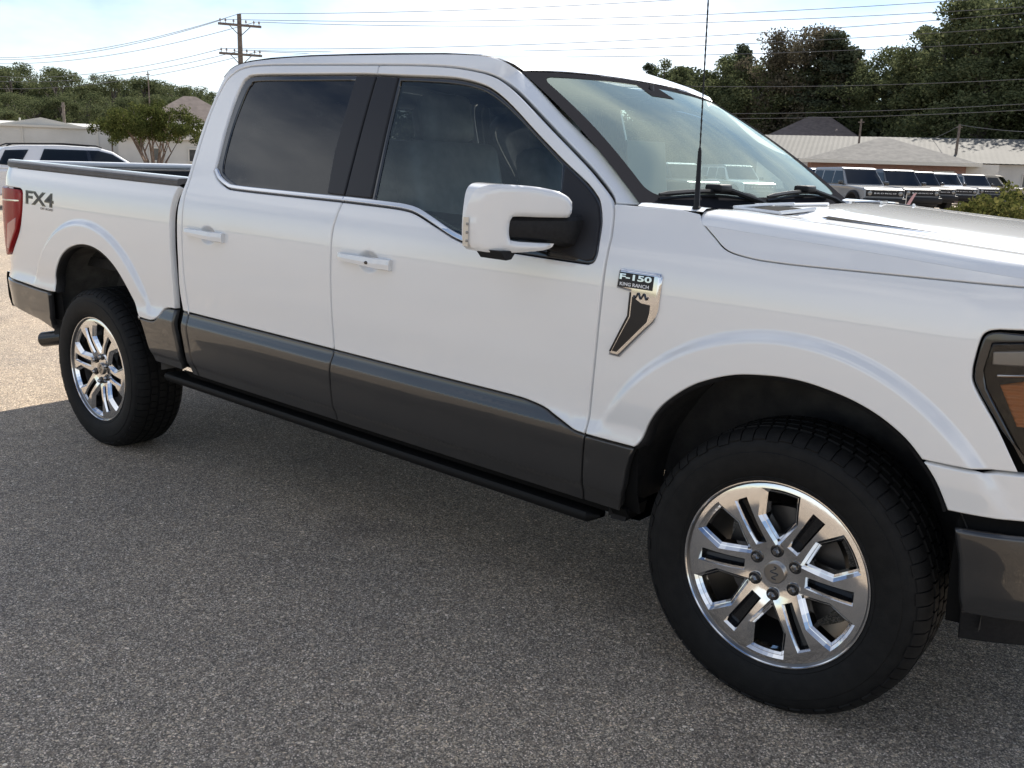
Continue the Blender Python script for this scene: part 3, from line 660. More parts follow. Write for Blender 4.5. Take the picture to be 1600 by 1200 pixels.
    def blk(a0,a1,sec):
        """block: section corner points (r,y) swept a0..a1"""
        V=[(r*math.cos(a),y,r*math.sin(a)) for a in (a0,a1) for r,y in sec]; n=len(sec)
        m.add(V,[tuple(range(n)),tuple(range(2*n-1,n-1,-1))]+[(i,(i+1)%n,(i+1)%n+n,i+n) for i in range(n)])
    for k in range(nb):
        a=2*PI*k/nb; st=2*PI/nb
        long=k%2
        blk(a,a+st*.90,[(.384,.003),(.388 if long else .393,-.0045 if long else -.001),(.400,.0055),(.4130,.024),(.4165,.052),(.400,.052)])
        blk(a+st*.4,a+st*1.2,[(.380,.251),(.388,.256),(.400,.246),(.4155,.224),(.4175,.198),(.400,.198)])
        for y0,y1,ph in ((.060,.096,.25),(.104,.146,.6),(.154,.190,.1)):
            blk(a+st*ph,a+st*(ph+.84),[(.40,y0),(.4185,y0+.002),(.4185,y1-.002),(.40,y1)])
    m.v=[(x,y,max(z,-.4045)) for x,y,z in m.v]
    fix_normals(m.build('tyre',RUB,wl,smooth=28))
    return wl
w0=build_wheel()
def place_wheel(o,X,far,spin):
    o.location=(X-TL[0],(CY+.98 if far else 0.)-TL[1],HZ)
    o.rotation_euler=(0,0,PI if far else 0)
    for c in o.children:
        if c.name.split('.')[0]!='tyre': c.rotation_euler=(0,spin,0)
def dup(o,parent=None):
    c=o.copy(); COL.objects.link(c); c.parent=parent
    for ch in list(o.children): dup(ch,c)
    return c
wheels=[w0]+[dup(w0,truck) for _ in range(3)]
for o,(X,far,sp) in zip(wheels,((0,False,0),(-3.693,False,R_(9)),(0,True,.3),(-3.693,True,.7))): place_wheel(o,X,far,sp)

# ---------------------------------------------------------------- badges
def text_verts(body,size=1,ext=.0,offset=0.,shear=0.,space=1.):
    c=bpy.data.curves.new('t','FONT'); c.body=body; c.size=size; c.extrude=ext; c.offset=offset; c.shear=shear; c.space_character=space; c.resolution_u=3
    o=bpy.data.objects.new('t',c); COL.objects.link(o); dg=bpy.context.evaluated_depsgraph_get(); dg.update()
    me=bpy.data.meshes.new_from_object(o.evaluated_get(dg)); V=[tuple(v.co) for v in me.vertices]; F=[tuple(p.vertices) for p in me.polygons]
    bpy.data.objects.remove(o); bpy.data.curves.remove(c); bpy.data.meshes.remove(me); return V,F
def text_on(name,body,X0,X1,Z0,Z1,m_,parent,off,th=.0012,offset=0.,bold=1,shear=0.,skew=0.,s=1,fit=None):
    V,F=text_verts(body,1,.1,offset,shear); A=np.array(V); lo,hi=(A.min(0),A.max(0)) if fit is None else fit
    vs=[]
    for x,y,z in V:
        u=(x-lo[0])/(hi[0]-lo[0]); v=(y-lo[1])/(hi[1]-lo[1]); X=X0+(X1-X0)*u; Z=Z0+(Z1-Z0)*v+skew*(X-X0)
        vs.append(surf(X,Z,s,off+(th if z>0 else 0),wfun)[0])
    obj(name,vs,F,m_,parent); return lo,hi
fender=[c for c in truck.children if c.name.startswith('front_fender')][0]; bedside=[c for c in truck.children if c.name.startswith('bedside_panel')][0]
DECG=mat('decal_grey',(.035,.036,.036),.5,.1)
lo,hi=text_on('decal_outline','FX4',-4.325,-4.015,1.112,1.185,GBLK,bedside,.0006,.0006,offset=.035,shear=-.0)
text_on('decal_letters','FX4',-4.317,-4.022,1.117,1.180,DECG,bedside,.0014,.0006,offset=.004)
text_on('decal_small_letters','OFF ROAD',-4.160,-4.022,1.094,1.106,GBLK,bedside,.0006,.0006,offset=.01)
# fender badge: chrome frame, black plate, lettering
def wb(X,Z): return wfun(-.50,1.12)+.0*X if False else wfun(X,Z)
BO=[(-.573,1.145),(-.526,1.140),(-.525,1.069),(-.577,.955),(-.579,.941),(-.542,.940),(-.435,1.061),(-.425,1.098),(-.425,1.192),(-.432,1.201),(-.565,1.202),(-.572,1.194)]
bd=panel('fender_badge',BO,CHROME,truck,1,off=.012,gap=0,ins=.010,drop=.007,depth=.012,step=.03)
panel('badge_plate',[(-.567,1.150),(-.447,1.150),(-.447,1.192),(-.565,1.193)],SBLK,bd,1,off=.0135,gap=0,ins=.001,depth=.004,step=.03)
panel('badge_scoop',[(-.513,1.128),(-.513,1.068),(-.566,.956),(-.548,.955),(-.455,1.058),(-.449,1.085),(-.449,1.110),(-.48,1.112)],SBLK,bd,1,off=.0132,gap=0,ins=.001,depth=.004,step=.03)
panel('badge_scoop_side',[(-.523,1.138),(-.517,1.138),(-.517,1.067),(-.570,.953),(-.575,.954),(-.523,1.069)],SBLK,bd,1,off=.0132,gap=0,ins=.0006,depth=.004,step=.03)
text_on('badge_letters','F-150',-.561,-.453,1.172,1.189,CHROME,bd,.0137,.0012,offset=.03)
text_on('badge_small_letters','KING RANCH',-.558,-.460,1.1545,1.1645,WHITE,bd,.0137,.0012,offset=.012)
m=MB(); m.tube([surf(-.507+.048*i/40,1.131+.008*math.sin(i/40*5*PI+PI),1,.0142,wfun)[0] for i in range(41)],.0022,6); m.build('badge_emblem',GBLK,bd)

# ---------------------------------------------------------------- mirrors
def xf(y): return float(np.interp(y,[-.256,-.252,-.247,-.235,-.20,-.15,-.10,-.05,0],[-.975,-.962,-.950,-.930,-.884,-.838,-.800,-.768,-.740]))
MO=cr([(-.250,1.262),(-.252,1.30),(-.249,1.35),(-.240,1.398),(-.222,1.418),(-.19,1.425),(-.12,1.4235),(-.06,1.414),(-.025,1.400),(-.010,1.383),(-.008,1.352),(-.012,1.3375)],4)+cr([(-.020,1.334),(-.10,1.3335),(-.150,1.3335),(-.164,1.328),(-.168,1.30),(-.166,1.270),(-.156,1.260),(-.10,1.257)],3)+cr([(-.052,1.2555),(-.060,1.243),(-.085,1.234),(-.15,1.226),(-.215,1.224),(-.240,1.236)],3)
def mirror(s):
    Y=lambda y: y if s>0 else 2*CY-y
    o=dens(MO,.012); o=o if area(o)>0 else o[::-1]; pts,T,loops=tri(o,[],.011)
    d=dist_poly(pts,o); r=.015; back=np.where(d<r,r-np.sqrt(np.maximum(0,r*r-(r-np.minimum(d,r))**2)),0)
    mm=MB(); V=[bw(xf(y)-b*.9,Y(y),z) for (y,z),b in zip(pts,back)]; mm.add(V,[tuple(t) for t in T])
    lp=[i for i in loops[0]]; n=len(lp)
    e=[bw(min(xf(pts[i][0])-.012,-.982) if pts[i][0]<-.16 else xf(pts[i][0])-.12,Y(pts[i][1 if False else 0]),pts[i][1]) for i in lp]
    mm.add([V[i] for i in lp]+e,[(i,(i+1)%n,n+(i+1)%n,n+i) for i in range(n)])
    mr=fix_normals(mm.build('side_mirror',PAINT,truck,smooth=60))
    b=MB(); b.add([p+Vector((.004,0,0)) for p in e],[tuple(range(n))]); b.build('mirror_back',BLK,mr)
    g=MB(); g.grid([[bw(-.984,Y(y),z) for y in (-.235,-.06)] for z in (1.245,1.41)]); g.build('mirror_glass',CHROME,mr)
    a=MB()
    P=[]
    for y in np.linspace(-.176,.075,14):
        t=(y+.176)/.251; x0=xf(min(y,-.01))-.020+.03*t*t; zt=1.3325+.010*t*t; zb=1.262-.052*t*t*t
        P.append([bw(x,Y(y),z) for x,z in ((x0-.015,zt),(x0,zt-.012),(x0+.004,(zt+zb)/2),(x0-.004,zb+.01),(x0-.03,zb),(x0-.13,zb+.005),(x0-.13,zt-.005),(x0-.015,zt))])
    a.grid(P); nn=len(a.v); a.f.append(tuple(range(7)))
    fix_normals(a.build('mirror_arm',BLK,mr,smooth=35))
    k=MB(); k.grid([[bw(xf(y)+.0015-.5*(.0),Y(y)-s*.0025,z) for y in (-.2555,-.253,-.2515,-.250)] for z in np.linspace(1.240,1.325,9)]); fix_normals(k.build('turn_signal',CREAM,mr,smooth=60))
    for z in (1.255,1.28,1.305):
        k=MB(); k.cbox(bw(xf(-.2525)+.004,Y(-.2535),z),(.008,.006,.008),.002); k.build('signal_segment',LAMPG,mr)
    k=MB(); k.prism([(-.215,1.232),(-.135,1.230),(-.16,1.205),(-.185,1.203)],-.86,-.96,lambda u,v,aa: bw(aa,Y(u),v)); fix_normals(k.build('puddle_lamp',BLK,mr))
mirror(1); mirror(-1)

# ---------------------------------------------------------------- front end
m=MB(); P=[]
def front_x(w): return .935-.115*(abs(w)/.74)**2
for Z in (.70,.74,.80,.86): P.append([bw(front_x(w)+.01,CY+w,Z) for w in np.linspace(-.745,.745,31)])
m.grid(P); fix_normals(m.build('front_bumper_bar',CHROME,truck,smooth=40))
m=MB(); m.grid([[bw(front_x(w)-.005,CY+w,Z) for w in np.linspace(-.745,.745,31)] for Z in (.46,.6,.69)]); m.grid([[bw(front_x(w)-.005-d,CY+w,Z) for w in np.linspace(-.745,.745,31)] for Z,d in ((.37,.06),(.46,.0))]); fix_normals(m.build('lower_fascia',GREY,truck,smooth=40))
m=MB(); m.grid([[bw(front_x(w)+.002,CY+w,Z) for w in np.linspace(-.52,.52,21)] for Z in (.50,.66)]); fix_normals(m.build('lower_intake',DARK,truck))
for Z in (.54,.58,.62):
    m=MB(); m.grid([[bw(front_x(w)+.006+dx,CY+w,Z+dz) for dx,dz in ((0,-.008),(.008,0),(0,.008))] for w in np.linspace(-.51,.51,21)]); fix_normals(m.build('intake_bar',BLK,truck))
m=MB(); m.grid([[bw(front_x(w)-.03,CY+w,Z) for w in np.linspace(-.74,.74,31)] for Z in (.85,1.0,1.15,1.25)]); fix_normals(m.build('grille_backing',BLK,truck,smooth=40))
for Z in (.90,1.02,1.14):
    m=MB(); m.grid([[bw(front_x(w)-.02+dx,CY+w,Z+dz) for dx,dz in ((0,-.035),(.03,-.03),(.03,.03),(0,.035))] for w in np.linspace(-.55,.55,21)]); fix_normals(m.build('grille_bar',CHROME,truck,smooth=40))
# ---------------------------------------------------------------- underbody, bed, tailgate, exhaust
m=MB()
for y in (.45,1.51): m.box(bw(-1.9,y,.52),(5.2,.10,.16))
m.box(bw(-1.9,CY,.50),(2.6,1.5,.06)); m.box(bw(.35,CY,.5),(.9,1.0,.2)); fix_normals(m.build('chassis_frame',DARK,truck))
for x in (0,-3.693):
    m=MB(); m.tube([(x,.16,HZ),(x,1.80,HZ)],.05,12); m.lathe([(0,-.12),(.12,-.10),(.15,0),(.12,.10),(0,.12)],20,c=(x,CY,HZ)); fix_normals(m.build('axle',DARK,truck,smooth=40))
m=MB(); m.tube([bw(-2.6,.42,.50),bw(-3.9,.42,.50),bw(-3.95,.30,.47),bw(-4.07,.16,.43)],.038,14,cap=False); m.build('exhaust_pipe',DARK,truck,smooth=60)
e0=bw(-4.05,.15,.42); e1=bw(-4.375,.06,.350)
m=MB(); m.tube([e0,e1],.042,20,cap=False); m.tube([e1,e0],.037,20,cap=False); m.build('exhaust_tip',mat('dark_steel_tip',(.05,.05,.05),.25,.9),truck,smooth=60)
m=MB(); m.box(bw(-3.80,CY,.83),(1.78,1.62,.05)); m.box(bw(-2.905,CY,1.05),(.03,1.66,.46)); m.build('bed_floor',LINB,truck)
m=MB(); m.cbox(bw(-4.70,CY,1.04),(.07,1.60,.52),.02); m.build('tailgate',PAINT,truck,smooth=40)
m=MB(); m.cbox(bw(-4.70,CY,.70),(.09,1.70,.26),.02); m.build('rear_sun_block',BLK,truck)  # dark box added to stop sun slipping between tailgate and bumper
m=MB(); m.cbox(bw(-4.70,CY,1.312),(.09,1.66,.030),.01); m.build('tailgate_cap',PAINT,truck,smooth=40)
m=MB(); m.cbox(bw(-4.650,CY,1.06),(.03,1.62,.46),.008); m.build('tailgate_liner',LINB,truck)
m=MB(); P=[]
for w in np.linspace(-.94,.94,25):
    x=-4.81+.08*(abs(w)/.94)**3; P.append([bw(x+dx,CY+w,z) for dx,z in ((.12,.70),(.0,.695),(-.012,.66),(0,.55),(.03,.50),(.12,.50))])
m.grid(P); fix_normals(m.build('rear_bumper',GREY,truck,smooth=40))
# ---------------------------------------------------------------- interior
m=MB(); m.box(bw(-1.7,CY,.62),(2.2,1.75,.05)); m.build('cabin_floor',DARK,truck)
m=MB(); m.grid([[bw(X,CY+t*w_,Z) for t in np.linspace(-1,1,13)] for X,Z,w_ in ((-.50,1.335,.80),(-.70,1.345,.82),(-.92,1.325,.83),(-1.0,1.27,.84),(-1.02,1.1,.86),(-.9,.75,.86))]); m.cbox(bw(-.90,CY+.40,1.36),(.22,.42,.07),.03); m.cbox(bw(-1.0,CY,1.335),(.05,.34,.20),.015)
fix_normals(m.build('dashboard',DASH,truck,smooth=45))
m=MB(); c=bw(-1.14,CY+.40,1.20)
ring=[c+Matrix.Rotation(R_(-25),3,'Y')@Vector((0,.185*math.cos(a),.185*math.sin(a))) for a in np.linspace(0,2*PI,33)]; m.tube(ring,.016,8); m.cbox(c,(.05,.14,.10),.02); m.tube([c,c+Vector((.25,0,-.08))],.03,8); m.build('steering_wheel',DASH,truck,smooth=50)
def seat(X,y,wd):
    m=MB(); m.cbox(bw(X+.18,y,.90),(.52,wd,.17),.05)
    m.cbox(None,(.16,wd,.66),.05,M=Matrix.Translation(bw(X-.12,y,1.22))@Matrix.Rotation(R_(-14),4,'Y'))
    s_=m.build('seat',SEAT,truck,smooth=50)
    n=1 if wd<.8 else 3
    for k in range(n):
        yy=y+(k-(n-1)/2)*wd/n
        h=MB(); h.cbox(None,(.11,.27,.20),.045,M=Matrix.Translation(bw(X-.205,yy,1.635))@Matrix.Rotation(R_(-12),4,'Y')); h.build('headrest',SEAT,s_,smooth=50)
seat(-1.62,CY-.40,.54); seat(-1.62,CY+.40,.54); seat(-2.52,CY,1.46)
m=MB(); m.cbox(bw(-1.45,CY,.95),(.8,.22,.30),.04); m.build('centre_console',DASH,truck,smooth=50)
for s in (1,-1):
    for xa,xb in ((-1.82,-.70),(-2.80,-1.88)):
        m=MB(); zt=(lambda X: 1.29 if X<-1.45 else max(1.20,1.29-.28*(X+1.45)))
        m.grid([[bw(X,CY-s*w,Z) for w,Z in ((wfun(X,zt(X))-.035,zt(X)+.012),(wfun(X,zt(X))-.075,zt(X)+.010),(.865,1.15),(.84,1.02),(.86,.66))] for X in np.linspace(xa,xb,14)],flip=s<0); fix_normals(m.build('door_card',TRIM,truck,smooth=50))
m=MB(); m.grid([[bw(X,CY+t*.66,1.81+.03*(1-t*t)-(.045 if X>-1.35 else 0)) for t in np.linspace(-1,1,9)] for X in (-2.84,-2.2,-1.5,-1.25)],flip=True); m.build('headliner',HEADL,truck)
for s in (1,-1):
    m=MB(); m.tube([bw(-1.85,CY-s*.875,1.28),bw(-1.85,CY-s*.69,1.79)],.035,6); m.tube([bw(-2.77,CY-s*.86,1.30),bw(-2.72,CY-s*.66,1.77)],.05,6); m.tube([bw(-.70,CY-s*.84,1.37),bw(-1.25,CY-s*.66,1.765)],.022,6); m.tube([bw(-1.25,CY-s*.65,1.765),bw(-2.72,CY-s*.66,1.785)],.03,6); m.build('pillar_trim',DASH,truck,smooth=60)
m=MB(); m.cbox(bw(-1.08,CY,1.70),(.03,.25,.075),.012); m.tube([bw(-1.08,CY,1.70),bw(-1.10,CY,1.80)],.01,6); m.build('rear_view_mirror',DASH,truck)
for c,dd,a in ((bw(-.80,.50,1.45),(.006,.20,.26),-10),):
    m=MB(); m.box(None,dd,M=Matrix.Translation(c)@Matrix.Rotation(R_(a),4,'Z')@Matrix.Rotation(R_(-8),4,'Y')); m.build('paper_sheet',PAPER,truck)
# ---------------------------------------------------------------- ground
gm=bpy.data.materials.new('asphalt_aggregate'); gm.use_nodes=True
n,l,b=nodes(gm); tcn=n.new('ShaderNodeTexCoord')
def vor(sc):
    x=n.new('ShaderNodeTexVoronoi'); x.inputs['Scale'].default_value=sc; x.inputs['Randomness'].default_value=1; l.new(tcn.outputs['Object'],x.inputs['Vector']); return x
def noi(sc,d=4):
    x=n.new('ShaderNodeTexNoise'); x.inputs['Scale'].default_value=sc; x.inputs['Detail'].default_value=d; l.new(tcn.outputs['Object'],x.inputs['Vector']); return x
def ramp(src,stops,interp_='LINEAR'):
    r=n.new('ShaderNodeValToRGB'); r.color_ramp.interpolation=interp_; e=r.color_ramp.elements
    while len(e)<len(stops): e.new(.5)
    for q,(p_,c_) in zip(e,stops): q.position=p_; q.color=(*c_,1)
    l.new(src,r.inputs[0]); return r
def mixc(f,a,c,mode='MIX'):
    x=n.new('ShaderNodeMixRGB'); x.blend_type=mode
    for i,q in ((0,f),(1,a),(2,c)):
        if isinstance(q,(int,float)): x.inputs[i].default_value=q
        elif isinstance(q,tuple): x.inputs[i].default_value=(*q,1)
        else: l.new(q,x.inputs[i])
    return x.outputs[0]
v1=vor(240); v2=vor(135)
sp=n.new('ShaderNodeSeparateColor'); l.new(v1.outputs['Color'],sp.inputs[0])
sp2=n.new('ShaderNodeSeparateColor'); l.new(v2.outputs['Color'],sp2.inputs[0])
st=ramp(sp.outputs[0],[(0,(.08,.072,.066)),(.25,(.15,.133,.115)),(.5,(.23,.203,.172)),(.72,(.33,.293,.245)),(.9,(.47,.42,.355)),(1,(.68,.63,.56))])
big=ramp(sp2.outputs[1],[(0,(.13,.112,.095)),(.55,(.27,.23,.185)),(.85,(.44,.375,.29)),(1,(.62,.55,.44))])
c=mixc(ramp(sp2.outputs[0],[(.74,(0,0,0)),(.76,(1,1,1))]).outputs[0],st.outputs[0],big.outputs[0])
edge=ramp(v1.outputs['Distance'],[(.30,(1,1,1)),(.75,(.42,.41,.40))])
c=mixc(.9,c,edge.outputs[0],'MULTIPLY')
v3=vor(46); s3=n.new('ShaderNodeSeparateColor'); l.new(v3.outputs['Color'],s3.inputs[0])
pick=mixc(1.0,ramp(s3.outputs[0],[(.90,(0,0,0)),(.92,(1,1,1))]).outputs[0],ramp(v3.outputs['Distance'],[(.22,(1,1,1)),(.30,(0,0,0))]).outputs[0],'MULTIPLY')
c=mixc(pick,c,ramp(s3.outputs[1],[(0,(.20,.17,.14)),(.5,(.42,.37,.29)),(1,(.62,.58,.52))]).outputs[0])
stn=noi(1.3,3); c=mixc(.8,c,ramp(stn.outputs[0],[(.60,(1,1,1)),(.70,(.70,.70,.72)),(.80,(.55,.55,.58))]).outputs[0],'MULTIPLY')
pat=noi(.55,6); c=mixc(.8,c,ramp(pat.outputs[0],[(.3,(.72,.72,.74)),(.7,(1.12,1.06,.98))]).outputs[0],'MULTIPLY')
pat2=noi(9,4); c=mixc(1.0,c,(1.86,1.76,1.62),'MULTIPLY'); c=mixc(.45,c,ramp(pat2.outputs[0],[(.3,(.75,.75,.76)),(.7,(1.15,1.12,1.08))]).outputs[0],'MULTIPLY')
l.new(c,b.inputs['Base Color']); b.inputs['Roughness'].default_value=.82; b.inputs['Specular IOR Level'].default_value=.35
hm=mixc(.5,ramp(v1.outputs['Distance'],[(0,(1,1,1)),(.8,(0,0,0))]).outputs[0],sp.outputs[1])
bu=n.new('ShaderNodeBump'); bu.inputs['Strength'].default_value=.9; bu.inputs['Distance'].default_value=.004; l.new(hm,bu.inputs['Height']); l.new(bu.outputs[0],b.inputs['Normal'])
m=MB(); m.grid([[(x,y,0) for x in np.linspace(-160,140,61)] for y in np.linspace(-120,100,45)]); g=m.build('parking_lot',gm); fix_normals(g); tag(g,'grey brown aggregate asphalt of the parking lot','asphalt',kind='structure')
GRASS=vary(mat('dry_grass_ground',(.10,.11,.04),.9),.5,(.07,.085,.03),(.17,.15,.07),detail=8,bump=.5,bscale=8)
m=MB(); m.grid([[(x,y,-.03) for x in (-2500,2500)] for y in (-2500,2500)]); g=fix_normals(m.build('grass_terrain',GRASS)); tag(g,'dry grass land beyond the parking lot','grass',kind='structure')

# ---------------------------------------------------------------- background placement helpers
def ray(px,py): return cf_+cr_*((px-800)/FPX)+cu_*((600-py)/FPX)
def spot(px,dist,z=0.):
    """ground point along the bearing of picture column px at the horizon, dist metres out"""
    py=198+ (px+1089)*.0325
    d=ray(px,py); h=Vector((d.x,d.y,0)).normalized(); return Vector((CAM.x+h.x*dist,CAM.y+h.y*dist,z))
def zat(px,py,dist):
    d=ray(px,py); return CAM.z+d.z/math.hypot(d.x,d.y)*dist
def bearing(px): d=spot(px,10)-CAM; return math.atan2(d.y,d.x)

# ---------------------------------------------------------------- boxy off-road vehicles
CARW=glass_mat('car_window',(.10,.11,.11),1.5)
TYRE2=mat('far_tyre',(.015,.015,.015),.8); HUB2=mat('far_wheel',(.20,.20,.20),.4,.8)
def paint2(nm,c): return mat(nm,c,.35,0,.8,.05)
def prof_hull(m_,poly,hw,top=None):
    """closed side profile [(x,z)], half width per vertex"""
    nn=len(poly); V=[(x,-h,z) for (x,z),h in zip(poly,hw)]+[(x,h,z) for (x,z),h in zip(poly,hw)]
    m_.add(V,[tuple(range(nn)),tuple(range(2*nn-1,nn-1,-1))]+[(i,i+nn,(i+1)%nn+nn,(i+1)%nn) for i in range(nn)]); return m_
def bevelled(o,wd=.04,seg=3):
    fix_normals(o); md=o.modifiers.new('bevel','BEVEL'); md.width=wd; md.segments=seg; md.limit_method='ANGLE'; md.angle_limit=R_(25); md.harden_normals=False
    return o
def far_wheels(root,xs,hw,r,wdt=.27):
    for x in xs:
        for s in (-1,1):
            m=MB(); m.lathe([(.0,-.5*wdt+.03),(r*.55,-.5*wdt+.02),(r*.6,-.5*wdt),(r*.9,-.5*wdt),(r,-.4*wdt),(r,.4*wdt),(r*.9,.5*wdt),(0,.5*wdt)],28)
            w=fix_normals(m.build('tyre',TYRE2,root,smooth=40)); w.location=(x,s*(hw-wdt/2),r)
            m=MB(); m.lathe([(0,0),(r*.2,-.005),(r*.25,.02),(r*.5,.0),(r*.56,.02)],18); h=fix_normals(m.build('wheel_rim',HUB2,w)); h.location=(0,s*.118 if s>0 else -.118,0); h.rotation_euler=(0,0,PI if s>0 else 0)
BTXT=text_verts('BRONCO',1,.05,.01,0,1.35)
def boxy_suv(paint,label,loc,rz,roofm=None,group='off-road vehicles parked in a row across the lot'):
    t=thing('boxy_suv',label,'car',loc,rz,group); L=1.0
    m=MB(); prof_hull(m,[(-2.2,.50),(-2.25,.95),(-2.22,1.18),(.80,1.18),(1.0,1.17),(2.10,1.10),(2.22,1.04),(2.26,.72),(2.24,.62),(1.9,.46),(-1.9,.46)],[.88,.92,.90,.90,.90,.86,.84,.86,.86,.86,.86])
    bevelled(m.build('body',paint,t),.05)
    m=MB(); prof_hull(m,[(-2.20,1.17),(-2.12,1.76),(-1.95,1.84),(.0,1.86),(.18,1.82),(.80,1.17)],[.88,.76,.74,.73,.74,.87]); bevelled(m.build('cabin',paint,t),.05)
    m=MB(); prof_hull(m,[(-2.10,1.775),(-2.0,1.86),(.02,1.885),(.22,1.835),(.23,1.80),(-2.12,1.755)],[.775,.74,.73,.745,.765,.78]); bevelled(m.build('roof_panel',roofm or paint,t),.03)
    # windows
    m=MB(); m.grid([[(x+.012,y*k,z) for y in (-1,1)] for x,z,k in ((.745,1.235,.79),(.225,1.785,.69))]); fix_normals(m.build('windshield',CARW,t))
    for s in (-1,1):
        for x0,x1,x2,x3 in ((-.35,.62,.22,-.35),(-1.25,-.42,-.42,-1.25),(-2.05,-1.33,-1.33,-1.98)):
            m=MB(); m.add([(x0,s*.878,1.22),(x1,s*.878,1.22),(x2,s*.765,1.74),(x3,s*.765,1.74)],[(0,1,2,3) if s<0 else (3,2,1,0)]); m.build('side_window',CARW,t)
        m=MB(); m.cbox((.62,s*1.02,1.28),(.12,.20,.16),.04); m.tube([(.62,s*.9,1.2),(.62,s*1.0,1.25)],.03,6); m.build('wing_mirror',GBLK,t,smooth=40)
        for xc in (1.42,-1.40):
            m=MB(); P=[[(xc+r*math.cos(a),s*y,.42+r*math.sin(a)) for r,y in ((.43,.93),(.50,.965),(.58,.93),(.58,.88))] for a in np.linspace(-.1,PI+.1,17)]; m.grid(P); fix_normals(m.build('fender_flare',BLK,t,smooth=40))
            m=MB(); m.lathe([(0,0),(.43,0),(.43,.01),(0,.01)],20,c=(xc,s*.93-.005,.45)); fix_normals(m.build('wheel_well',DARK,t))
        m=MB(); m.lathe([(0,-.03),(.085,-.02),(.10,.0)],20); h=m.build('headlight',mat('far_lamp',(.22,.22,.22),.2,.6),t); fix_normals(h); h.rotation_euler=(0,0,PI/2); h.location=(2.275,s*.66,.90)
    m=MB(); m.cbox((2.25,0,.90),(.06,1.62,.28),.03); gr=m.build('grille',BLK,t,smooth=40)
    m=MB(); m.cbox((2.285,0,1.025),(.03,1.66,.035),.01); m.cbox((2.285,0,.765),(.03,1.66,.035),.01); m.build('grille_surround',mat('grille_frame',(.20,.20,.20),.4,.3),t)
    V,F=BTXT; A=np.array(V); lo=A.min(0);hi=A.max(0); o=obj('grille_letters',[(2.284+.004*(z>0),(x-lo[0])/(hi[0]-lo[0])*.95-.475,.878+(y-lo[1])/(hi[1]-lo[1])*.05) for x,y,z in V],F,WHITE,t)
    m=MB(); m.cbox((2.30,0,.60),(.26,1.80,.24),.05); m.cbox((2.25,0,.44),(.16,1.5,.12),.03); m.build('front_bumper',BLK,t,smooth=40)
    far_wheels(t,(1.42,-1.40),.93,.40)
    return t
SILV=paint2('silver_paint',(.24,.245,.25)); BLACKP=paint2('black_paint',(.02,.02,.022)); GRYP=paint2('graphite_paint',(.045,.047,.05)); WHTP=paint2('far_white_paint',(.72,.72,.72)); SAND=paint2('sand_paint',(.45,.38,.28)); BLUEP=paint2('blue_paint',(.06,.12,.20)); DRED=paint2('dark_red_paint',(.16,.03,.03))
ROWTXT=' in the row before the brick building'
def row_rot(px,deg): return bearing(px)+PI+R_(deg)      # facing the camera, turned deg towards picture right
for px,d,deg,pm,rf,lb in ((1338,36,30,SILV,None,'silver boxy off-road vehicle at the head of the row'),
    (1400,40,30,GRYP,None,'dark graphite boxy off-road vehicle between a silver and a black one'),
    (1434,46,30,BLACKP,GRYP,'black boxy off-road vehicle with graphite roof, third in the row'),
    (1472,51,30,WHTP,None,'white boxy off-road vehicle beside the black one'),
    (1518,56,32,SILV,BLACKP,'silver boxy off-road vehicle with black roof'),
    (1556,58,78,SAND,None,'sand beige boxy off-road vehicle turned sideways at the row end'),
    (1285,44,28,BLUEP,None,'dark blue boxy off-road vehicle behind the silver one'),
    (1150,40,30,WHTP,BLACKP,'white boxy off-road vehicle with black roof seen through the windshield'),
    (1062,38,30,GRYP,WHTP,'graphite boxy off-road vehicle with white roof seen through the windshield'),
    (815,33,-25,WHTP,WHTP,'white boxy off-road vehicle seen through the front door window'),
    (752,35,-25,BLUEP,WHTP,'blue boxy off-road vehicle with white roof seen through the front door window'),
    (470,33,-20,DRED,WHTP,'dark red boxy off-road vehicle seen through the tinted rear window'),
    (400,34,-20,WHTP,None,'white boxy off-road vehicle seen through the tinted rear window')):
    boxy_suv(pm,lb,spot(px,d*1.17),row_rot(px,deg),rf)
# white crossover behind the pickup bed
t=thing('crossover_suv','white crossover with black roof rails parked behind the pickup bed','car',spot(130,29),0)
t.rotation_euler=(0,0,bearing(130)-PI/2+R_(10))
hwb=lambda z:.98 if z<1.0 else .98-(z-1.0)*.33
low=[(-2.45,.45),(-2.52,.75),(-2.50,1.02),(1.05,1.02),(1.5,1.02),(2.15,.93),(2.42,.80),(2.50,.60),(2.45,.38),(-2.3,.34)]
m=MB(); prof_hull(m,low,[.90,.95,.96,.96,.94,.88,.80,.82,.84,.88]); bevelled(m.build('body',WHTP,t),.07,4)
top=[(-2.48,1.01),(-2.30,1.30),(-2.05,1.56),(-1.6,1.63),(-.6,1.66),(.25,1.63),(.62,1.53),(1.42,1.01)]
m=MB(); prof_hull(m,top,[.94,.86,.73,.70,.69,.70,.74,.93]); bevelled(m.build('cabin',WHTP,t),.05,4)
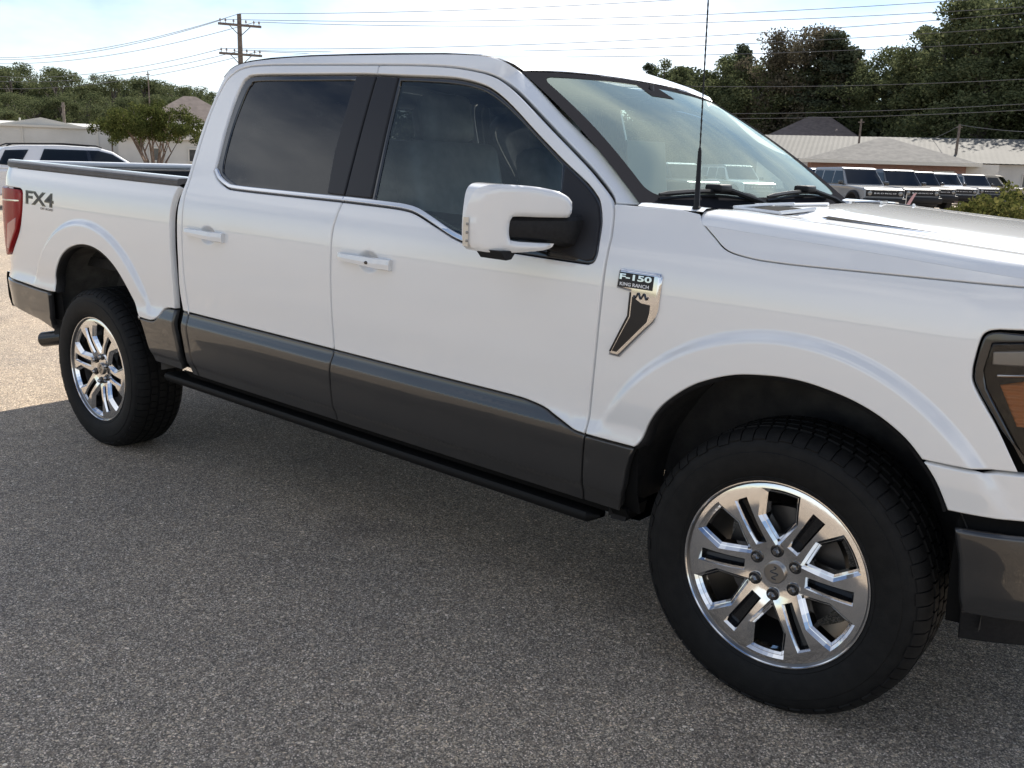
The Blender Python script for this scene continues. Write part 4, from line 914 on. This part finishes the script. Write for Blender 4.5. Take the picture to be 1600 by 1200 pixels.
for s in (-1,1):
    def sw(name,pl):
        m=MB(); V=[(x,s*(float(np.interp(z,[1.01,1.56,1.66],[.953,.742,.70]))+.004),z) for x,z in pl]; m.add(V,[tuple(range(len(V)))[::(1 if s<0 else -1)]]); m.build(name,CARW,t)
    sw('quarter_window',[(-2.20,1.13),(-1.72,1.10),(-1.45,1.52),(-2.0,1.49)])
    sw('side_window',[(-1.30,1.09),(-.02,1.08),(-.05,1.55),(-1.08,1.55)])
    m=MB(); m.add([(-.03,s*.934,1.07),(.06,s*.934,1.07),(.02,s*.751,1.55),(-.06,s*.751,1.55)],[(0,1,2,3) if s<0 else (3,2,1,0)]); m.build('door_pillar',GBLK,t)
    sw('front_window',[(.04,1.08),(1.22,1.06),(.60,1.46),(.25,1.55),(.0,1.55)])
    m=MB(); m.tube([(-1.95,s*.70,1.60),(-1.80,s*.69,1.66),(-.6,s*.68,1.70),(.2,s*.69,1.67),(.35,s*.70,1.62)],.02,6); m.build('roof_rail',BLK,t,smooth=50)
    m=MB(); m.cbox((.98,s*1.06,1.08),(.14,.2,.14),.04); m.build('wing_mirror',WHTP,t,smooth=50)
    for xc in (1.52,-1.50):
        m=MB(); m.lathe([(0,0),(.42,0),(.42,.01),(0,.01)],24,c=(xc,s*.962-.005,.40)); fix_normals(m.build('wheel_arch',BLK,t))
    m=MB(); m.cbox((-2.46,s*.76,.92),(.16,.40,.16),.04); m.build('tail_light',RED,t,smooth=40)
m=MB(); m.grid([[(x+.01,y*k,z) for y in (-1,1)] for x,z,k in ((1.37,1.06,.84),(.68,1.51,.68))]); fix_normals(m.build('windshield',CARW,t))
m=MB(); m.grid([[(x-.012,y*k,z) for y in (-1,1)] for x,z,k in ((-2.44,1.09,.84),(-2.14,1.48,.70))]); fix_normals(m.build('rear_window',CARW,t))
far_wheels(t,(1.52,-1.50),.97,.37)

# ---------------------------------------------------------------- buildings
def basis(px,dist,deg): 
    p=spot(px,dist); return p,bearing(px)-PI/2+R_(deg)
METW=vary(mat('pale_metal_wall',(.52,.50,.45),.6),.6,(.46,.44,.40),(.58,.56,.51),detail=5)
METR=vary(mat('pale_metal_roof',(.22,.21,.19),.75,spec=.2),.4,(.095,.092,.083),(.13,.125,.112),detail=6)
WALLW=vary(mat('white_block_wall',(.55,.53,.48),.75),.5,(.48,.46,.41),(.62,.60,.55),detail=5)
SHGL=vary(mat('grey_shingle',(.13,.125,.115),.9),2.5,(.10,.096,.088),(.17,.16,.145),detail=8,bump=.6,bscale=10)
BRSH=vary(mat('brown_shingle',(.12,.095,.085),.9),2.5,(.09,.07,.062),(.15,.12,.105),detail=8)
BRICK=mat('red_brick_wall',(.25,.11,.08),.9)
nn_,ll_,bb_=nodes(BRICK); bt=nn_.new('ShaderNodeTexBrick'); bt.inputs['Color1'].default_value=(.26,.11,.075,1); bt.inputs['Color2'].default_value=(.19,.085,.06,1); bt.inputs['Mortar'].default_value=(.35,.32,.28,1); bt.inputs['Scale'].default_value=4.2
tt=nn_.new('ShaderNodeTexCoord'); mm_=nn_.new('ShaderNodeMapping'); mm_.inputs['Rotation'].default_value=(PI/2,0,0); ll_.new(tt.outputs['Object'],mm_.inputs[0]); ll_.new(mm_.outputs[0],bt.inputs[0]); ll_.new(bt.outputs[0],bb_.inputs['Base Color'])
FASC=mat('cream_fascia',(.60,.57,.50),.7); DKW=mat('dark_grey_siding',(.13,.125,.13),.8); WIN=mat('far_window_glass',(.03,.035,.04),.1,0,.5)
def walls(t,w,d,h,mt,z0=0):
    m=MB(); m.box((0,d/2,z0+h/2),(w,d,h)); m.build('wall',mt,t)
def hip(t,w,d,z,h,mt,over=.5,ridge=None,fm=FASC):
    a,bq=w/2+over,over; r=(w-d)/2 if ridge is None else ridge
    m=MB(); m.add([(-a,-bq,z),(a,-bq,z),(a,d+bq,z),(-a,d+bq,z),(-r,d/2,z+h),(r,d/2,z+h)],[(0,1,5,4),(1,2,5),(2,3,4,5),(3,0,4),(3,2,1,0)]); rf=m.build('roof',mt,t)
    m=MB(); m.box((0,-bq-.02,z-.06),(2*a+.1,.06,.24)); m.box((a+.02,d/2,z-.06),(.06,d+2*bq,.24)); m.box((-a-.02,d/2,z-.06),(.06,d+2*bq,.24)); m.build('fascia',fm,t)
def opening(t,name,x,z,w,h,mt,y=-.03):
    m=MB(); m.box((x,y,z),(w,.05,h)); o=m.build(name,mt,t)
    m=MB(); 
    for dx,dz,ww,hh in ((0,h/2,w+.12,.07),(0,-h/2,w+.12,.07),(-w/2,0,.07,h),(w/2,0,.07,h)): m.box((x+dx,y-.03,z+dz),(ww,.05,hh))
    m.build('frame',FASC,o); return o
# brick building with hip roof
p,r=basis(1384,72,6); t=thing('brick_building','low brick building with grey hip roof behind the parked row','building',p,r)
walls(t,10.2,8,2.55,BRICK); hip(t,10.2,8,2.6,1.75,SHGL,.8,ridge=.4); opening(t,'door',-1.6,1.05,.95,2.1,FASC); opening(t,'window',-3.6,1.5,1.4,1.1,WIN); opening(t,'window',1.2,1.5,1.6,1.1,WIN); opening(t,'window',3.7,1.5,1.2,1.1,WIN)
m=MB(); m.box((6.2,3,1.3),(2.1,5,2.6)); m.build('side_wing',METW,t)
# long metal building with corrugated roof
p,r=basis(1480,84,4); t=thing('metal_building','long pale metal building with corrugated roof behind the brick building','building',p,r)
W_=34; m=MB(); m.box((2,7,1.4),(W_,14,2.8)); m.build('wall',METW,t)
m=MB(); k=0; cols=[]
nx=170
for side_ in (0,1):
    P=[]
    for i in range(nx+1):
        x=2-W_/2-.4+(W_+.8)*i/nx; dz=.014*(i%2); P.append([(x,(-.5 if side_==0 else 14.5),2.85+dz),(x,7,5.0+dz)])
    m.grid(P)
m.build('roof',METR,t)
for x in (-8,-2,6,12): opening(t,'window',x,1.6,1.3,1.0,WIN)
for i in range(9):
    m=MB(); m.box((2-W_/2+2+3.75*i,-.04,1.4),(.10,.06,2.8)); m.build('wall_rib',FASC,t)
# two storey house
p,r=basis(1262,112,-8); t=thing('two_storey_house','dark two storey house with brown hip roof at the wood edge','building',p,r)
walls(t,9.5,9,5.4,DKW); hip(t,9.5,9,5.5,2.6,BRSH,.6,ridge=1.2,fm=DKW); opening(t,'window',-1.5,4.2,1.0,1.2,WIN); opening(t,'window',2.2,4.2,1.0,1.2,WIN)
# left white building
p,r=basis(120,62,-6); t=thing('white_warehouse','long low white warehouse with small gable roof left of the myrtle','building',p,r)
m=MB(); m.box((-1,6,1.42),(19,12,2.84)); m.build('wall',WALLW,t)
m=MB(); m.box((-1,-.04,2.88),(19.3,.2,.12)); m.build('eave_trim',FASC,t)
m=MB(); m.add([(-9.5,1,2.9),(-9.5,13,2.9),(9,13,2.9),(9,1,2.9),(-6,7,3.3),(7,7,3.3)],[(0,3,5,4),(3,2,5),(2,1,4,5),(1,0,4)]); fix_normals(m.build('roof',METW,t))
m=MB(); m.add([(-4,.2,2.95),(.4,.2,2.95),(-1.8,.2,3.38),(-4,9,2.95),(.4,9,2.95),(-1.8,9,3.38)],[(0,1,2),(0,2,5,3),(1,4,5,2)]); fix_normals(m.build('gable',WALLW,t))
for x in (-8,-5.5,-2.8,1.2,3.5): 
    m=MB(); m.box((x,-.03,1.42),(.06,.05,2.8)); m.build('wall_joint',FASC,t)
opening(t,'window',5.4,1.7,.5,.7,WIN); opening(t,'door',7.2,1.1,.95,2.1,FASC)
p,r=basis(305,70,4); t=thing('brown_roof_house','small house with brown shingle roof at the foot of the wood','building',p,r)
walls(t,6,6,3.6,WALLW); hip(t,6,6,3.7,1.9,BRSH,.5,ridge=.4); opening(t,'window',.5,2.2,1,1,WIN)
p,r=basis(262,56,-4); t=thing('tan_annex','plain tan annex behind the crepe myrtle','building',p,r)
walls(t,5.0,5,2.5,METW); hip(t,5.0,5,2.5,.5,METR,.2,ridge=.5); opening(t,'window',-.6,1.5,.6,.7,WIN); opening(t,'window',1.4,1.5,.6,.7,WIN)

# ---------------------------------------------------------------- poles and wires
WOOD=vary(mat('pole_wood',(.16,.125,.10),.9),6,(.12,.095,.078),(.20,.16,.13),detail=6,bump=.4,bscale=20)
WIRE=mat('wire_grey',(.10,.10,.10),.5); CERAM=mat('insulator',(.25,.20,.18),.3)
P1=spot(381,60); rz1=bearing(381)-PI/2+R_(8)
pole=thing('utility_pole','tall wooden utility pole with two crossarms above the cab roof','utility pole',P1,rz1)
H1=zat(375,22,60); za=zat(376,40,60); zb=zat(383,86,60)
m=MB(); m.tube([(0,0,-.2),(0,0,5),(0,0,H1)],[.19,.165,.125],12); m.build('post',WOOD,pole,smooth=50)
for z_ in (za,zb):
    m=MB(); m.box((0,-.16,z_),(2.45,.10,.13)); ar=m.build('crossarm',WOOD,pole)
    m=MB()
    for s in (-1,1): m.tube([(s*.62,-.20,z_-.03),(0,-.17,z_-.62)],.025,5)
    m.build('brace',WOOD,ar)
    for x in (-1.1,-.8,-.35,.35,.8,1.1):
        m=MB(); m.lathe([(.02,0),(.02,.10),(.055,.10),(.06,.16),(.035,.2),(.03,.24),(0,.25)],8,axis='z',c=(x,-.16,z_+.06)); m.build('insulator',CERAM,ar)
def wire(a,b_,sag,label,r=.014,n=24):
    a=Vector(a);b_=Vector(b_); m=MB(); m.tube([a.lerp(b_,i/n)-Vector((0,0,sag*4*(i/n)*(1-i/n))) for i in range(n+1)],r,4); o=m.build('power_line',WIRE); tag(o,label,'wire','power lines over the lot'); return o
M1=Matrix.Translation(P1)@Matrix.Rotation(rz1,4,'Z')
def pt(px,py,dist): d=ray(px,py); h=math.hypot(d.x,d.y); return CAM+d*(dist/h)
NM=('top of the crossarm pole','upper crossarm near its far tip','upper crossarm near its other tip','lower crossarm near its far tip','middle of the lower crossarm','lower crossarm near its other tip')
for nm,x_,z_,(px,py) in zip(NM,(0,-.9,.9,-1.05,.1,1.05),(H1,za+.25,za+.25,zb+.25,zb+.25,zb+.25),((1700,-55),(1700,-14),(1700,4),(1700,11),(1700,34),(1700,59))):
    wire(M1@Vector((x_,-.16,z_)),pt(px,py,52),.55,'power line from the '+nm+' toward the brick building',.014)
for nm,x_,z_,(px,py) in zip(NM,(0,-.9,.9,-1.05,.1,1.05),(H1,za+.25,za+.25,zb+.25,zb+.25,zb+.25),((-60,88),(-60,90),(-60,97),(-60,113),(-60,122),(-60,135))):
    wire(M1@Vector((x_,-.16,z_)),pt(px,py,95),.9,'power line from the '+nm+' over the warehouse',.016)
for y0,y1,lb in ((134,118,'single pale power line crossing the crowns of the right-hand wood'),(177,156,'upper one of two low power lines above the house roofs'),(184,166,'lower one of two low power lines above the house roofs')): wire(pt(1040,y0,66),pt(1700,y1,60),.25,lb,.016)
def small_pole(px,pt_,d,label,r=.12):
    b0=spot(px,d); z=zat(px,pt_,d); o=thing('wooden_pole',label,'pole',b0)
    m=MB(); m.tube([(0,0,-.2),(0,0,z)],[r,r*.75],10); m.build('post',WOOD,o,smooth=50)
    m=MB(); m.cbox((0,0,z-.25),(.5,.07,.08),.01); m.build('crossarm',WOOD,o); return b0,z
small_pole(104,160,70,'leaning grey wooden pole before the white warehouse',.11)
small_pole(1336,186,84,'thin wooden pole beside the brick building roof',.10)
bq,zq=small_pole(1488,194,86,'wooden service pole rising behind the brick building roof',.13)
wire(bq+Vector((0,0,zq-.05)),pt(1680,207,80),.2,'service wire from the pole behind the brick roof to the right',.02)
wire(bq+Vector((0,0,zq-.1)),pt(1420,229,95),.2,'service wire dropping from the pole to the metal building',.02)
small_pole(176,195,58,'slim metal post at the corner of the warehouse',.05)
small_pole(238,112,90,'tall thin mast behind the crepe myrtle',.06)
fp=spot(35,66); o=thing('flag_pole','small white flag pole with a red and white flag over the warehouse','flag',fp)
zf=zat(35,184,66); m=MB(); m.tube([(0,0,0),(0,0,zf)],.05,8); m.build('post',FASC,o)
u=Vector((math.sin(bearing(35)),-math.cos(bearing(35)),0)); 
for k,(ca,mt_) in enumerate((((.45,.06,.08),'flag_red'),((.7,.66,.62),'flag_white'),((.45,.06,.08),'flag_red'))):
    m=MB(); m.grid([[u*(.05+.22*i)+Vector((.04*math.sin(i*1.7),.04*math.cos(i*1.7),zf-.35-.20*i-.22*(k+j)-.02)) for i in range(5)] for j in (0,1)]); m.build('flag_stripe',mat(mt_,ca,.8),o)
# pennant by the row of vehicles
o=thing('pennant_flag','small pink pennant on a short stick before the black vehicles','flag',spot(1420,30)); m=MB()
u=Vector((math.sin(bearing(1420)),-math.cos(bearing(1420)),0)); z0=zat(1420,322,30); m.tube([(0,0,0),(0,0,z0+.35)],.01,6); m.build('stick',FASC,o)
m=MB(); m.prism([(0,z0),(.10,z0),(.26,z0+.38),(.18,z0+.36)],-.006,.006,lambda a,b2,c2: u*a+Vector((0,c2,b2))); fix_normals(m.build('cloth',mat('pennant_pink',(.6,.36,.36),.8),o))
# ---------------------------------------------------------------- vegetation
def leaf_mat(nm,lo,mid,hi,trans=.35):
    m=bpy.data.materials.new(nm); m.use_nodes=True; n=m.node_tree.nodes; l=m.node_tree.links; n.clear()
    o=n.new('ShaderNodeOutputMaterial'); g=n.new('ShaderNodeNewGeometry'); t=n.new('ShaderNodeTexCoord'); z=n.new('ShaderNodeTexNoise'); z.inputs['Scale'].default_value=.45; z.inputs['Detail'].default_value=3
    a=n.new('ShaderNodeMath'); a.operation='MULTIPLY_ADD'; a.inputs[1].default_value=.55; oi=n.new('ShaderNodeObjectInfo')
    a2=n.new('ShaderNodeMath'); a2.operation='MULTIPLY_ADD'; a2.inputs[1].default_value=.55; a2.inputs[2].default_value=-.05
    l.new(t.outputs['Object'],z.inputs[0]); l.new(g.outputs['Random Per Island'],a.inputs[0]); l.new(z.outputs[0],a2.inputs[0]); l.new(a2.outputs[0],a.inputs[2])
    r=n.new('ShaderNodeValToRGB'); e=r.color_ramp.elements; e[0].position=.1; e[1].position=.95; q=e.new(.5)
    e[0].color=(*lo,1); q.color=(*mid,1); e[2].color=(*hi,1); l.new(a.outputs[0],r.inputs[0])
    d=n.new('ShaderNodeBsdfDiffuse'); s=n.new('ShaderNodeBsdfTranslucent'); x=n.new('ShaderNodeMixShader'); x.inputs[0].default_value=trans
    l.new(r.outputs[0],d.inputs[0]); l.new(r.outputs[0],s.inputs[0]); l.new(d.outputs[0],x.inputs[1]); l.new(s.outputs[0],x.inputs[2]); l.new(x.outputs[0],o.inputs[0]); return m
LF=leaf_mat('oak_leaves',(.046,.060,.029),(.098,.114,.055),(.19,.20,.105))
LP=leaf_mat('pine_needles',(.036,.046,.029),(.066,.078,.048),(.125,.135,.084),.25)
LB=leaf_mat('autumn_leaves',(.060,.056,.036),(.105,.092,.062),(.19,.165,.12))
LY=leaf_mat('weed_leaves',(.045,.055,.015),(.11,.115,.035),(.22,.19,.07))
LM=leaf_mat('myrtle_leaves',(.030,.040,.012),(.075,.090,.028),(.17,.17,.06))
BARK=vary(mat('tree_bark',(.10,.085,.07),.95),5,(.06,.05,.042),(.14,.12,.10),detail=6,bump=.6,bscale=14)
MBARK=vary(mat('myrtle_bark',(.22,.16,.12),.8),5,(.15,.11,.085),(.30,.22,.17),detail=5)
def leaves(cl,per,size,rng,flat=.0):
    """cl: list of (centre, radius xyz); quads scattered through every clump"""
    V=[];F=[]
    for c,r in cl:
        k=int(per*(.7+.6*rng.random())); d=rng.normal(size=(k,3)); d/=np.linalg.norm(d,axis=1)[:,None]; rad=rng.random(k)**.45
        P=np.array(c)+d*rad[:,None]*np.array(r)
        a=rng.normal(size=(k,3)); a/=np.linalg.norm(a,axis=1)[:,None]; b=np.cross(a,rng.normal(size=(k,3))); b/=np.linalg.norm(b,axis=1)[:,None]
        s=size*(.6+.8*rng.random(k))[:,None]
        q=np.stack([P-a*s*.5-b*s*.2,P+a*s*.1-b*s*.42,P+a*s*.6,P+a*s*.05+b*s*.42],1).reshape(-1,3); o=len(V); V+=q.tolist(); F+=[(o+4*i,o+4*i+1,o+4*i+2,o+4*i+3) for i in range(k)]
    return V,F
def make_tree(kind,seed):
    """unit-ish tree 10 m high; returns trunk and crown meshes"""
    rng=np.random.default_rng(seed); m=MB(); cl=[]
    if kind=='pine':
        m.tube([(0,0,0),(.1,0,5),(0,.1,10)],[.17,.12,.03],8)
        for i in range(46):
            z=2.6+7.2*(i/46); L=(1.0-(z-2.6)/8.6)*2.3*(.55+.6*rng.random()); a=rng.random()*6.28; e=(L*math.cos(a),L*math.sin(a),z+.15*L)
            m.tube([(0,0,z-.2),e],[.045,.012],4,cap=False); cl.append((e,(.55,.55,.33))); cl.append(((e[0]*.55,e[1]*.55,z+.05),(.5,.5,.3)))
        lv=leaves(cl,95,.16,rng)
    elif kind=='myrtle':
        for i in range(11):
            a=i*.571*2+rng.random()*.3; r=.15+.12*rng.random(); R=1.1+.7*rng.random(); x,y=math.cos(a),math.sin(a)
            m.tube([(x*r,y*r,0),(x*R*.35,y*R*.35,1.6),(x*R*.8,y*R*.8,2.9),(x*R*1.25,y*R*1.25,3.9)],[.07,.05,.035,.012],6)
            m.tube([(x*R*.5,y*R*.5,2.1),(x*R*.3+.3*y,y*R*.3-.3*x,3.0),(x*R*.4+.6*y,y*R*.4-.6*x,4.2)],[.035,.025,.01],5)
        for i in range(125):
            a=rng.random()*6.28; R=2.5*math.sqrt(rng.random()); z=3.0+1.7*rng.random()*(1-.12*R*R/2.5)+.0*R; cl.append(((R*math.cos(a),R*math.sin(a),z-.14*R),(.42,.42,.30)))
        for i in range(8):
            a=rng.random()*6.28; R=2.6+.5*rng.random(); cl.append(((R*math.cos(a),R*math.sin(a),2.6+1.0*rng.random()),(.3,.3,.35)))
        lv=leaves(cl,190,.085,rng)
    else:
        m.tube([(0,0,-.1),(.1,.05,2.5),(0,.15,5.5),(.1,0,8.5)],[.27,.21,.14,.03],9)
        for i in range(58):
            u=rng.random(); z=1.9+7.6*u; R=(2.2+1.0*rng.random())*math.sqrt(max(.02,1-((z-5.6)/4.5)**2)); a=rng.random()*6.28; rr=R*(.35+.65*math.sqrt(rng.random())); e=(rr*math.cos(a),rr*math.sin(a),z)
            if i%2==0: m.tube([(0,0,max(1.5,z-1.6-.3*rr)),(e[0]*.5,e[1]*.5,z-.6),e],[.08,.05,.012],5,cap=False)
            s=.55+.6*rng.random(); cl.append((e,(s,s,s*.75)))
        lv=leaves(cl,270,.135,rng)
    return mesh(kind+'_trunk',m.v,m.f,MBARK if kind=='myrtle' else BARK,60),lv
LIB={}
for kind,lm,seeds in (('oak',LF,(1,2,3)),('pine',LP,(4,5)),('brown',LB,(6,7)),('myrtle',LM,(8,))):
    for i,sd_ in enumerate(seeds):
        tm,(V,F)=make_tree(kind,sd_); LIB[kind,i]=(tm,mesh(kind+'_crown',V,F,lm))
def tree(kind,var,loc,h,wd,rz,label,group=None,name='broadleaf_tree'):
    t=thing(name,label,'tree',loc,rz,group); k=h/(10 if kind!='myrtle' else 4.7)
    for nm,me in zip(('trunk','crown'),LIB[kind,var]):
        o=bpy.data.objects.new(nm,me); link(o,t); o.scale=(k*wd,k*wd,k)
    return t
rt=random.Random(11)
RW='tall dark green tree in the wood behind the brick building'
for px,top,d,wh in ((-60,98,150,'past the flag pole'),(-10,104,170,'far behind the flag pole'),(25,108,160,'just behind the flag'),(62,104,175,'behind the warehouse gable'),(95,112,165,'behind the leaning pole'),(120,108,190,'beyond the leaning pole, deepest in the wood'),(150,114,170,'between the leaning pole and the slim post'),(182,122,165,'behind the slim metal post'),(205,126,185,'between the slim post and the tall mast'),(232,124,170,'behind the tall thin mast'),(258,130,180,'above the crepe myrtle crown'),(285,136,165,'above the brown-roofed house'),(312,138,175,'behind the brown roof beside the cab'),(345,142,170,'ending the wood behind the cab')):
    tree('oak',rt.randrange(3),spot(px,d),zat(px,top,d)*1.03,1.2,rt.random()*6,'tall green tree of the left wood '+wh,'trees of the left-hand wood')
for px,top,d,wh in ((-15,150,110,'past the flag pole'),(10,172,95,'right beside the flag'),(60,152,120,'over the gable'),(215,150,110,'beside the crepe myrtle'),(255,148,105,'behind the crepe myrtle'),(295,150,110,'over the brown roof'),(325,158,110,'beside the cab pillar'),(140,142,125,'beyond the leaning pole'),(185,150,118,'behind the slim post'),(100,150,120,'behind the leaning pole'),(30,145,125,'behind the flag')):
    tree('oak',rt.randrange(3),spot(px,d),zat(px,top,d),1.45,rt.random()*6,'lower bushy tree at the wood front '+wh,'front trees of the left-hand wood')
tree('myrtle',0,spot(240,41),zat(240,156,41),1.0,.4,'multi-stemmed crepe myrtle tree with bare reddish trunks beyond the truck bed',None,'crepe_myrtle')
# right wood
RT_=[('oak',1028,88,140,1.0,'standing alone above the windshield top'),('pine',1006,98,150,1.0,'peeking over the roof'),('oak',1070,112,140,1.2,'between the antenna mast and the lone tree'),('oak',1100,118,138,1.2,'directly behind the antenna mast'),('pine',1148,68,135,1.0,'beside the brown-leaved trees'),('pine',1120,88,140,1.0,'between the antenna and the brown trees'),('brown',1200,45,128,.9,'smaller one'),('brown',1242,34,125,1.0,'taller one'),('pine',1285,48,122,1.35,'broadest, above the two storey house'),('pine',1262,62,126,1.2,'against the taller brown tree'),('pine',1310,72,126,1.3,'shoulder of the broadest pine'),('oak',1350,84,122,1.1,'above the thin pole'),('oak',1382,70,120,1.1,'between the pines over the brick building'),('pine',1420,42,124,1.1,'slender, over the brick building ridge'),('oak',1405,92,116,1.2,'in front of the slender pine'),('oak',1175,98,128,1.2,'under the smaller brown tree'),('oak',1225,105,126,1.2,'under the taller brown tree'),('oak',1320,105,120,1.2,'right behind the two storey house')]
RT_+=[('oak',1048,104,146,1.5,'low, beside the lone tree'),('oak',1086,100,142,1.5,'wide, behind the antenna mast'),('oak',1122,94,138,1.5,'wide, between the antenna and the smaller brown tree'),('oak',1160,84,134,1.4,'wide, against the smaller brown tree')]
for k,px,top,d,wd,wh in RT_:
    if k=='brown': tree(k,rt.randrange(2),spot(px,d),zat(px,top,d),wd,rt.random()*6,'brown-leaved tree above the right-hand wood, '+wh,'brown trees of the right-hand wood')
    elif k=='pine': tree(k,rt.randrange(2),spot(px,d),zat(px,top,d),wd,rt.random()*6,'dark pine of the right-hand wood, '+wh,'pines of the right-hand wood','pine_tree')
    else: tree(k,rt.randrange(3),spot(px,d),zat(px,top,d),wd,rt.random()*6,'tall green tree of the right-hand wood, '+wh,'trees of the right-hand wood')
for px,top,d,wd,wh in ((1460,28,112,1.1,'over the brick building corner'),(1500,-8,108,1.15,'behind the service pole'),(1545,-15,108,1.2,'above the silver vehicle with the black roof'),(1590,-25,106,1.2,'above the beige vehicle'),(1640,-20,106,1.2,'past the beige vehicle'),(1440,120,112,1.2,'low, beside the slender pine'),(1525,90,102,1.5,'low, at the ridge of the metal roof'),(1600,90,102,1.5,'low, above the weedy shrubs'),(1480,150,108,1.3,'lowest, beside the service pole'),(1690,-10,108,1.3,'farthest along the metal roof')):
    tree('oak',rt.randrange(3),spot(px,d),zat(px,top,d),wd,rt.random()*6,'large bushy tree behind the metal building, '+wh,'large trees over the metal building')
tree('pine',0,spot(1490,118),zat(1490,-18,118),1.2,1.,'tall pine standing over the large bushy trees',None,'pine_tree')
# undergrowth masses that close the wood below the crowns
def mass(name,label,pxs,d,h,seed,mt,size=.5,per=60):
    rng=np.random.default_rng(seed); cl=[]
    for px in pxs:
        for k in range(5):
            p=spot(px+rng.uniform(-12,12),d+rng.uniform(-4,14)); cl.append(((p.x,p.y,h*(k+.4)/5+rng.uniform(-.5,.5)),(2.2,2.2,1.6)))
    V,F=leaves(cl,per,size,rng); o=obj(name,V,F,mt); tag(o,label,'undergrowth',kind='stuff')
mass('undergrowth','shaded undergrowth filling the left-hand wood',range(-80,560,14),176,12,21,LF,.8,110)
mass('undergrowth','shaded undergrowth filling the right-hand wood',range(985,1420,12),146,16,22,LP,.7,110)
mass('undergrowth','shaded undergrowth below the large right-hand trees',range(1380,1760,12),116,14,23,LP,.6,110)
mass('undergrowth','distant green wood seen past the cab windows',range(540,1000,16),178,11,24,LF,.8,90)
# weedy shrub at the right edge
def shrub(px,d,h,r,seed,label):
    p=spot(px,d); rng=np.random.default_rng(seed); t=thing('weedy_shrub',label,'shrub',p,0,'weedy shrubs beside the lot'); m=MB()
    cl=[]
    for i in range(34):
        a=rng.random()*6.28; R=r*math.sqrt(rng.random()); z=h*(.35+.65*rng.random())*(1-.35*(R/r)**2); e=(R*math.cos(a),R*math.sin(a),z); m.tube([(e[0]*.3,e[1]*.3,0),(e[0]*.7,e[1]*.7,z*.6),e],[.012,.009,.004],4,cap=False); cl.append((e,(.28,.28,.24))); cl.append(((e[0]*.85,e[1]*.85,z*.6),(.25,.25,.25)))
    m.build('stem',BARK,t); V,F=leaves(cl,85,.085,rng); obj('foliage',V,F,LY,t)
shrub(1588,27,1.35,1.1,31,'tall yellow green weedy shrub at the lot edge before the beige vehicle')
shrub(1550,28,.95,.9,32,'lower yellow green weedy shrub beside the taller one')
shrub(1640,26,1.4,1.3,33,'wide yellow green weedy shrub past the picture edge')
